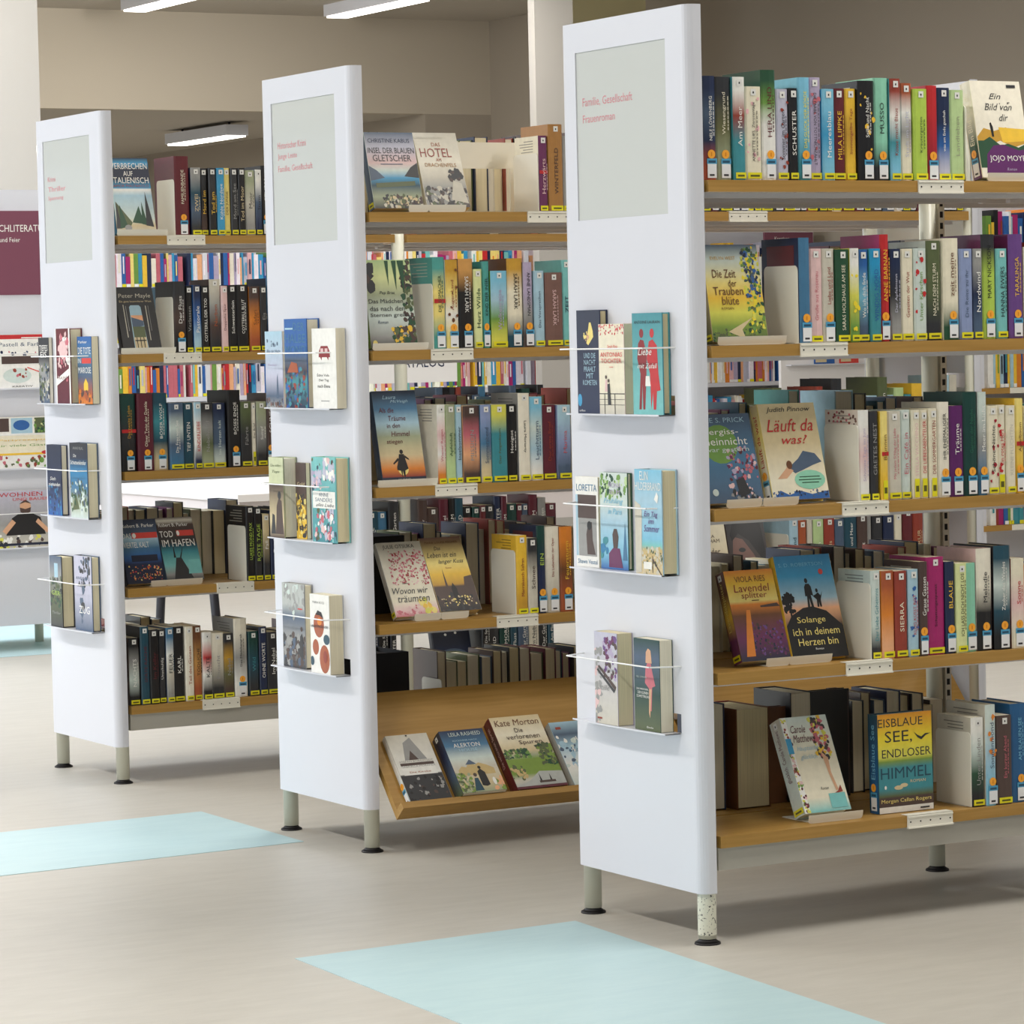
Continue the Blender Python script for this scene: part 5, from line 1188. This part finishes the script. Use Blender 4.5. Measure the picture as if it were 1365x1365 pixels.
for key, u, lv, x, y, z, w, h, t, lean, lip in DISPLAY:
    t /= 1000; w = min(max(w/1000, .118), .146); h /= 1000
    lean = max(lean, 1.0) if key == 'eisblau' else lean
    stand = lip is not None
    z = SZ[lv]+(.0065 if stand else .001)+(.002 if not stand else 0)
    o = face_book(key, w, h, t)
    a = math.radians(lean)
    # bottom front edge rests just behind the stand's lip; leaning back lifts the front edge
    o.rotation_euler = (-a, 0, 0)
    lift = t*math.sin(a)
    o.location = (x/1000, y/1000, SZ[lv]+(.0022 if stand else .0008)+lift)
    where = DLAB[key]
    tag(o, where, 'book', 'books shown front cover out on stands')
    if stand:
        book_stand(lip[0]/1000, lip[1]/1000, y/1000+.0, SZ[lv]+.0003, lean, h, 'ivory book stand under the %s' % {
            'moyes': 'cream and purple hill book, top shelf of nearest bookcase', 'trauben': 'yellow-green vineyard book', 'prick': 'grey-blue book with lime circle', 'pinnow': 'beige book with red title', 'lavendel': 'orange and purple sunset book',
            'solange': 'blue silhouette book', 'matthews': 'pale book with woman\'s leg', 'insel': 'blue glacier book', 'hotel': 'cream Hotel book', 'maedchen': 'green jungle book', 'traeume': 'running girl book', 'wovon': 'pink blossom book',
            'leben': 'yellow Paris-view book', 'verbrechen': 'cypress road book', 'mayle': 'black gate-view book', 'parker': 'blue night-lights book', 'hafen': 'turquoise Tod im Hafen book'}[key])
# pocket books on the end panels: front cover faces -X, spine away from the camera side
prevend = {}
for key, u, t, y, w, h, z in sorted(POCKET, key=lambda r: (r[1], -r[6], r[3])):
    t, y, w, h, z = t/1000, y/1000, max(w, 60)/1000, h/1000, z/1000
    t = min(max(t, .012), .0385)
    tr = (u, round(z, 2))
    y1 = y+w
    y = max(y, prevend.get(tr, -9)+.003); w = y1-y
    if w < .05: w = .05
    prevend[tr] = y+w
    o = face_book(key, w, h, t)
    o.rotation_euler = (0, 0, -math.pi/2)
    zi = min(TRAYZ, key=lambda q: abs(q-z))
    o.location = (-t-.0015, y+w, zi+.0025)
    tag(o, DLAB[key], 'book', 'books in the trays on the end panels')
# sloping display board
s = Vector((0, .66, .751)); n = Vector((0, -.751, .66)); c0 = Vector((0, OY['B']-.064, .088))
lean = math.atan2(.66, .751)
for key, x, w, h, t in (('church', .083, .118, .205, .02), ('abbey', .221, .126, .190, .042), ('spuren', .381, .146, .222, .035), ('silver', .549, .13, .195, .03), ):
    o = face_book(key, w, h, t)
    o.rotation_euler = (-lean, 0, 0)
    p = c0+s*.019+n*(.0185+t); o.location = (x, p.y, p.z)
    tag(o, DLAB[key], 'book', 'books on the sloping display board')

# large books lying open-edge forward at the left of the nearest bookcase's bottom shelf
def big_rear(x, t, h, d, col, y0, u, lv, label, rz=math.pi, side=None):
    o = cover_mesh(t, h, d, [col], side or col, True).build('hardcover_book', M_COVER, None, (x+t, OY[u]+y0+d, SZ[lv]+.0006), (0, 0, rz))
    add_pages(o, t, h, d, True); tag(o, label, 'book', None); return o
big_rear(.287, .088, .222, .165, 'deepred', .30, 'C', 5, 'very thick red-bound book with pale page edges behind the leaning leg-picture book', side='brown')
big_rear(.445, .058, .245, .15, 'black', .32, 'C', 5, 'thick black hardcover, page edges showing, behind the leaning leg-picture book')
for nm_, x_, w_, h_, y_, cc, lb in (('plainbrown', .378, .064, .215, .335, 'brown', 'brown board-backed book right of the very thick red-bound book, nearest bookcase'), ('plainblack', .506, .105, .243, .33, 'black', 'large plain black book facing back cover out behind the leg-picture book')):
    ART[nm_] = (cc, cc, [('r', .96, .02, .98, .98, 'umber')])
    o = face_book(nm_, w_, h_, .022); o.location = (x_, y_, SZ[5]+.0008); tag(o, lb, 'book')
big_rear(.24, .030, .235, .15, 'navy', .32, 'C', 5, 'dark blue book with lettered back, leftmost on the nearest bookcase\'s bottom shelf')
big_rear(.474, .03, .235, .14, 'teal2', .35, 'C', 3, 'teal hardcover with a red disc behind the beige leaning book')
big_rear(.60, .05, .23, .14, 'powder', .35, 'C', 3, 'pale blue hardcover in the rear row of the nearest bookcase\'s third shelf')
# black storage boxes in the middle bookcase
def black_box(x0, x1, y0, y1, u, lv, h, label):
    r = empty('storage_box', (x0, OY[u]+y0, SZ[lv]+.0005))
    mb = MB(); W, D = x1-x0, y1-y0; T = .003
    mb.box(0, 0, 0, W, T, h); mb.box(0, D-T, 0, W, D, h); mb.box(0, T, 0, T, D-T, h); mb.box(W-T, T, 0, W, D-T, h); mb.box(T, T, 0, W-T, D-T, T)
    mb.build('body', M_HOLE, r); mb = MB(); mb.box(T, T, h-.02, W-T, D-T, h-.012); mb.build('lid', M_RUBBER, r)
    tag(r, label, 'box')
black_box(.10, .30, .33, .505, 'B', 5, .235, 'black box behind the sloping display board of the middle bookcase')
black_box(.07, .28, .30, .505, 'B', 4, .20, 'black box behind the pink blossom book on the middle bookcase')
black_box(.055, .14, .32, .5, 'C', 4, .235, 'black box at the left end of the nearest bookcase\'s fourth shelf')

# display books in the middle bookcase's far bay, seen below the nearest bookcase's third shelf
ART['land'] = ('sand', 'sand', [('g', [(0, 'sand'), (1, 'cream')]), ('b', 26, .0, .55, .3, 1, .05, ['umber', 'white', 'mocha'], 70), ('b', 10, .3, .9, .6, 1, .03, ['umber', 'white'], 71), ('t', 'LEILA', .55, .80, .32, .04, 'umber'), ('t', 'MEACHAM', .52, .74, .6, .05, 'umber'), ('t', 'Land der', .5, .60, .6, .09, 'umber'), ('t', 'Verheißung', .5, .48, .86, .09, 'umber')])
ART['portrait'] = ('umber', 'charcoal', [('g', [(0, 'umber'), (1, 'charcoal')]), ('p', [(.12, .05), (.08, .5), (.16, .78), (.4, .74), (.62, .55), (.74, .42), (.66, .36), (.6, .1)], 'mocha'), ('p', [(.08, .8), (.2, .98), (.9, .98), (.98, .4), (.8, .5), (.55, .72), (.3, .82), (.12, .72)], 'black'), ('e', .35, .6, .09, .03, 'charcoal'), ('p', [(.6, .48), (.8, .4), (.7, .33), (.6, .38)], 'mocha'), ('r', .25, .3, .42, .33, 'umber')])
for key, x, lab in (('land', 1.0, 'cream book Land der Verheißung leaning in the middle bookcase\'s far bay'), ('portrait', 1.125, 'dark portrait-covered book beside the cream Land der Verheißung book')):
    o = face_book(key, .122, .205, .025); a = math.radians(14); o.rotation_euler = (-a, 0, 0); o.location = (x, OY['B']+.03, SZ[4]+.008)
    tag(o, lab, 'book', 'books shown front cover out on stands')
    book_stand(x+.01, x+.112, OY['B']+.03, SZ[4]+.0003, 14, .205, 'ivory book stand under the %s' % ('cream Land der Verheißung book' if key == 'land' else 'dark portrait book'))
bookend('B', 4, 1.286, label='ivory metal bookend beside the pale blue spine, fourth shelf, middle bookcase far bay')
ART['ripple'] = ('night', 'night', [('g', [(0, 'black'), (.4, 'navy'), (.5, 'night'), (1, 'black')]), ('e', .5, .30, .42, .14, 'slate'), ('e', .5, .30, .32, .10, 'navy'), ('e', .5, .30, .2, .06, 'slate'), ('e', .35, .66, .035, .02, 'white'), ('e', .62, .68, .035, .02, 'white')])
o = face_book('ripple', .13, .20, .025); o.rotation_euler = (-math.radians(14), 0, 0); o.location = (1.075, OY['A']+.03, SZ[5]+.008)
tag(o, 'dark blue rippled-water book leaning in the farthest bookcase\'s far bay', 'book', 'books shown front cover out on stands')
book_stand(1.085, 1.195, OY['A']+.03, SZ[5]+.0003, 14, .2, 'ivory book stand under the dark rippled-water book')

# ------------------------------------------------------------------ magazine rack at the left
r = empty('magazine_rack', (.15, 7.32, 0))
tag(r, 'tall white magazine rack with a purple sign at the far left', 'magazine rack')
mb = MB(); mb.box(0, 0, .108, 1.48, .028, 1.93); mb.build('back_panel', M_WHITE, r)
mb = MB()
for x in (.10, 1.38): mb.tube((x, .35, .0), (x, .35, .12), .0195, 14)
mb.box(.02, .03, .108, 1.46, .5, .13); mb.build('base_frame', M_POST, r)
mb = MB(); mb.box(.25, -.004, 1.492, 1.41, 0, 1.842); sg = mb.build('sign_board', simple('purple_sign', 'signpurple', .35), r)
mb = MB()
for (s_, xc, z, w_, h_) in (('SACHLITERATUR', 1.207, 1.755, .254, .029), ('Feste und Feier', 1.1365, 1.712, .147, .019)):
    vs, fs, asp = text_geo(s_); mb.mesh([(xc-w_/2+a*w_, -.0046, z+b*h_) for a, b in vs], fs, C('white'))
mb.build('sign_lettering', M_PRINT, sg)
for tz, wz in ((1.100, 1.246), (.766, .912), (.434, .58)):
    mb = MB(); mb.box(.05, -.055, tz-.002, 1.43, 0, tz); mb.box(.05, -.057, tz-.002, 1.43, -.055, tz+.004); mb.build('magazine_tray', M_WHITE, r)
    mb = MB(); mb.tube((.05, -.06, wz), (1.43, -.06, wz), .002, 6); mb.tube((.05, -.06, wz), (.05, 0, wz), .002, 6); mb.tube((1.43, -.06, wz), (1.43, 0, wz), .002, 6); mb.build('retaining_wire', M_WIRE, r)
MAG = {
'farbe': ('white', [('g', [(0, 'white'), (1, 'white')]), ('r', 0, .92, 1, 1, 'red'), ('r', .5, .93, .9, .95, 'white'), ('t', 'Pastell & Farbe', .5, .82, .88, .07, 'slate', .0), ('b', 10, .1, .62, .9, .68, .03, ['navy', 'rose', 'slate'], 80), ('r', .1, .46, .95, .60, 'umber'), ('e', .4, .24, .28, .14, 'mist'), ('b', 8, .3, .18, .6, .36, .03, ['rose', 'brick'], 81), ('p', [(.6, .4), (.98, .26), (.98, .24), (.6, .38)], 'coral'), ('t', 'KREATIV', .5, .04, .4, .03, 'black')]),
'pinkmag': ('rose', [('g', [(0, 'brick'), (.5, 'rose'), (1, 'pink')]), ('b', 26, .0, .0, 1, .5, .08, ['crimson', 'blush', 'daisy', 'rose'], 82), ('e', .3, .93, .15, .04, 'butter')]),
'kochen': ('cream', [('g', [(0, 'white'), (1, 'white')]), ('r', .0, .72, .3, .98, 'umber'), ('r', .33, .68, .64, .98, 'powder'), ('e', .48, .84, .12, .1, 'cobalt'), ('r', .67, .68, .98, .98, 'moss'), ('b', 16, .67, .68, .98, .98, .05, ['leaf', 'forest', 'limecream'], 83), ('r', .0, .30, .98, .64, 'cream'), ('r', .15, .26, .98, .30, 'gold'), ('e', .85, .30, .09, .04, 'red'), ('b', 20, .0, .0, 1, .24, .06, ['leaf', 'rose', 'white', 'moss', 'brick'], 84), ('t', 'Partyrezepte', .5, .55, .7, .045, 'gold'), ('t', 'für viele Gäste', .5, .45, .8, .045, 'leaf')]),
'wohnen': ('grey', [('g', [(0, 'stone'), (.4, 'grey'), (1, 'lavender')]), ('b', 20, .0, .0, 1, .22, .06, ['charcoal', 'daisy', 'white', 'umber'], 85), ('p', [(.2, .22), (.3, .52), (.42, .60), (.62, .60), (.76, .52), (.84, .22)], 'black'), ('e', .52, .72, .09, .09, 'skin'), ('p', [(.43, .70), (.44, .62), (.52, .58), (.60, .62), (.61, .70), (.52, .67)], 'umber'), ('p', [(.42, .76), (.52, .84), (.62, .76), (.52, .79)], 'umber'), ('p', [(.2, .24), (.14, .3), (.3, .5), (.36, .44)], 'skin'), ('p', [(.86, .24), (.9, .3), (.72, .5), (.68, .44)], 'skin'), ('t', 'WOHNEN', .45, .93, .7, .075, 'red'), ('t', 'UND BAUEN', .62, .845, .6, .05, 'coral'), ('r', .0, .04, .95, .08, 'night')]),
'garten2': ('leaf', [('g', [(0, 'leaf'), (1, 'limecream')]), ('b', 20, .3, .0, 1, .9, .07, ['leaf', 'forest', 'brick', 'white'], 86)]),
'teal3': ('aqua', [('g', [(0, 'aqua'), (1, 'teal2')]), ('r', .2, .1, .9, .5, 'peach')]),
}
def magazine(key, x, tz, w, h, label, t=.006):
    col, ops = MAG[key]
    mb = MB(); mb.box(0, 0, 0, w, t, h, C(col))
    o = mb.build('magazine', M_COVER, None, (x, 7.32-.010-t, tz+.001))
    pr = MB(); draw(pr, ops, w, h, lambda a, c, L: (min(max(a, .0005), w-.0005), -.0001-.0001*L, c)); pr.build('cover_print', M_PRINT, o)
    pg = MB(); pg.box(.002, .0012, .001, w+.0008, t-.0012, h+.0008, C('paper')); pg.build('pages', M_PRINT, o)
    tag(o, label, 'magazine', 'magazines in the white rack')
magazine('farbe', 1.235, 1.10, .225, .225, 'white magazine with red band and painting tools, top row of the rack')
magazine('pinkmag', 1.475, 1.10, .09, .225, 'pink magazine with flowers, top row of the rack, right end')
magazine('kochen', 1.19, .766, .305, .215, 'food magazine with picture squares, middle row of the rack')
magazine('teal3', 1.515, .766, .05, .21, 'narrow turquoise magazine, middle row of the rack, right end')
magazine('wohnen', 1.20, .434, .275, .24, 'home magazine with bearded person in black shirt, lowest rack row')
magazine('garten2', 1.49, .434, .075, .225, 'green garden magazine, lowest row of the rack, right end')

# ------------------------------------------------------------------ white desk and trestle behind the farthest bookcase
r = empty('reading_desk', (1.17, 4.80, 0)); tag(r, 'large white desk standing behind the farthest bookcase', 'desk')
mb = MB(); mb.box(0, 0, .715, 2.6, 1.45, .74); mb.build('desk_top', M_DESK, r)
mb = MB(); mb.box(.01, .01, .60, 2.59, .03, .715); mb.box(.01, .03, .60, .03, 1.44, .715); mb.box(2.57, .03, .60, 2.59, 1.44, .715); mb.build('apron', simple('desk_apron', 'd8d0cf', .5), r)
for x in (.15, 2.45):
    for ya, yb in ((.60, .50), (1.0, 1.10)):
        mb = MB(); mb.tube((x, ya, .60), (x, yb, 0), .017, 10); mb.build('leg', M_DARKMETAL, r)

# catalogue terminal sign, low white carton and flyers
r = empty('catalogue_sign', (3.24, 8.0, 0)); tag(r, 'white catalogue board lettered KATALOG seen through the middle bookcase', 'sign')
mb = MB(); mb.box(0, 0, 1.065, .555, .03, 1.33); bd = mb.build('board', M_DESK, r)
mb = MB(); vs, fs, asp = text_geo('KATALOG'); mb.mesh([(.235+a*.25, -.001, 1.136+b*.05) for a, b in vs], fs, C('navy')); mb.build('lettering', M_PRINT, bd)
mb = MB(); mb.tube((.1, .015, 0), (.1, .015, 1.065), .02, 10); mb.tube((.45, .015, 0), (.45, .015, 1.065), .02, 10); mb.build('stand', M_POST, r)

# ------------------------------------------------------------------ far shelving with bright books
BRIGHT = ['f5f5f5', 'e9e4f0', 'cobalt', 'magenta', 'rose', 'gold', 'orange', 'white', 'azure', 'pink', 'leaf', 'butter', 'lilac', 'red', 'navy', 'aqua', 'peach', 'f8f0fa', 'lavender', 'ivory']
def far_unit(x0, x1, y, levels, seed, label, pal, top=2.0, wood=False, hold=None):
    r = empty('wall_shelving', (x0, y, 0)); tag(r, label, 'shelving', 'shelving along the far side')
    L = x1-x0
    mb = MB(); mb.box(0, .26, 0.05, L, .28, top); mb.build('back_panel', M_WHITE, r)
    for x in [0+i*(L-.03)/max(1, round(L)) for i in range(round(L)+1)]:
        mb = MB(); mb.box(x, 0.0, 0, x+.03, .05 if wood else .26, top); mb.build('side_panel', M_WHITE, r)
    rnd = random.Random(seed)
    for z in levels:
        mb = MB(); mb.box(.004, -.01, z-.028, L-.004, .26, z); mb.build('shelf_board', M_WOOD if wood else M_WHITE, r)
        bk = MB(); x = .03
        while x < L-.06:
            t = rnd.uniform(.012, .034); h = rnd.uniform(.17, .255); c = C(rnd.choice(pal))
            if x % 1.0 < .035: x += .03
            bk.box(x, .0+rnd.uniform(0, .012), z+.0005, x+t, .16, z+h, c)
            if rnd.random() < .4: bk.box(x+.001, -.001, z+.002, x+t-.001, .001, z+.02, C('labelyellow') if rnd.random() < .5 else C('f4f4f4'))
            if rnd.random() < .5: bk.box(x+t*.3, -.001, z+h*.35, x+t*.6, .001, z+h*.8, C(rnd.choice(pal)))
            x += t+.0008
        o = bk.build('distant_books', M_COVER, r); o['kind'] = 'stuff'
        if hold:
            mb = MB(); mb.box(hold, -.014, z-.028, hold+.12, -.0105, z); mb.build('label_holder', M_PLATE, r)
    return r
far_unit(3.6, 7.06, 13.0, (1.62, 1.28, .94, .60, .26), 91, 'long white shelving of brightly coloured books behind the farthest bookcase', BRIGHT)
far_unit(7.1, 9.45, 13.2, (1.62, 1.28, .92, .60, .26), 92, 'white shelving of bright children\'s books seen through the nearest bookcase', BRIGHT)
far_unit(6.34, 8.4, 7.3, (1.60, 1.28, .963, .62, .284), 93, 'wooden shelving of coloured books at the right edge behind the bookcases', ['white', 'cobalt', 'gold', 'brick', 'teal', 'ivory', 'black', 'navy', 'orange', 'leaf', 'magenta', 'powder'], wood=True, hold=.18)
DARKBACK = ['navy', 'cobalt', 'black', 'umber', 'magenta', 'steel', 'wine', 'white', 'peach', 'charcoal', 'azure']
# sign on top of the white shelving
mb = MB(); mb.box(9.02, 13.16, 1.72, 9.42, 13.18, 1.94); sg = mb.build('topic_sign', simple('purple_topic', 'signpurple', .4)); tag(sg, 'purple topic sign lettered Kreatives above the bright books', 'sign')
mb = MB(); vs, fs, asp = text_geo('Kreatives'); mb.mesh([(9.10+a*.12, 13.158, 1.885+b*.025) for a, b in vs], fs, C('white')); mb.build('lettering', M_PRINT, sg)

# white leaflet rack in front of the far wall, seen between the nearest bookcase's second and third shelves
r = empty('leaflet_rack', (8.35, 12.0, 0)); tag(r, 'white leaflet rack far behind, seen under the nearest bookcase\'s second shelf', 'rack')
mb = MB(); mb.box(0, 0, .15, .72, .03, 1.30); mb.build('back_panel', M_DESK, r)
mb = MB(); mb.tube((.1, .015, 0), (.1, .015, .15), .02, 10); mb.tube((.62, .015, 0), (.62, .015, .15), .02, 10); mb.build('stand', M_POST, r)
for tz in (1.045, .72, .40):
    mb = MB(); mb.box(.04, -.06, tz-.006, .68, 0, tz); mb.build('leaflet_tray', M_WHITE, r)
for x_, w_, h_, c_, lb in ((8.60, .16, .21, 'cobalt', 'blue brochure in the white leaflet rack far behind'), (8.80, .15, .20, 'coral', 'coral red brochure in the white leaflet rack far behind')):
    mb = MB(); mb.box(0, 0, 0, w_, .006, h_, C(c_)); mb.box(.01, -.0006, h_*.5, w_-.02, 0, h_*.9, C('white')); mb.box(.01, -.0006, .01, w_*.6, 0, h_*.35, C('sand'))
    tag(mb.build('brochure', M_COVER, None, (x_, 11.985, 1.0455)), lb, 'brochure', 'brochures in the leaflet rack')
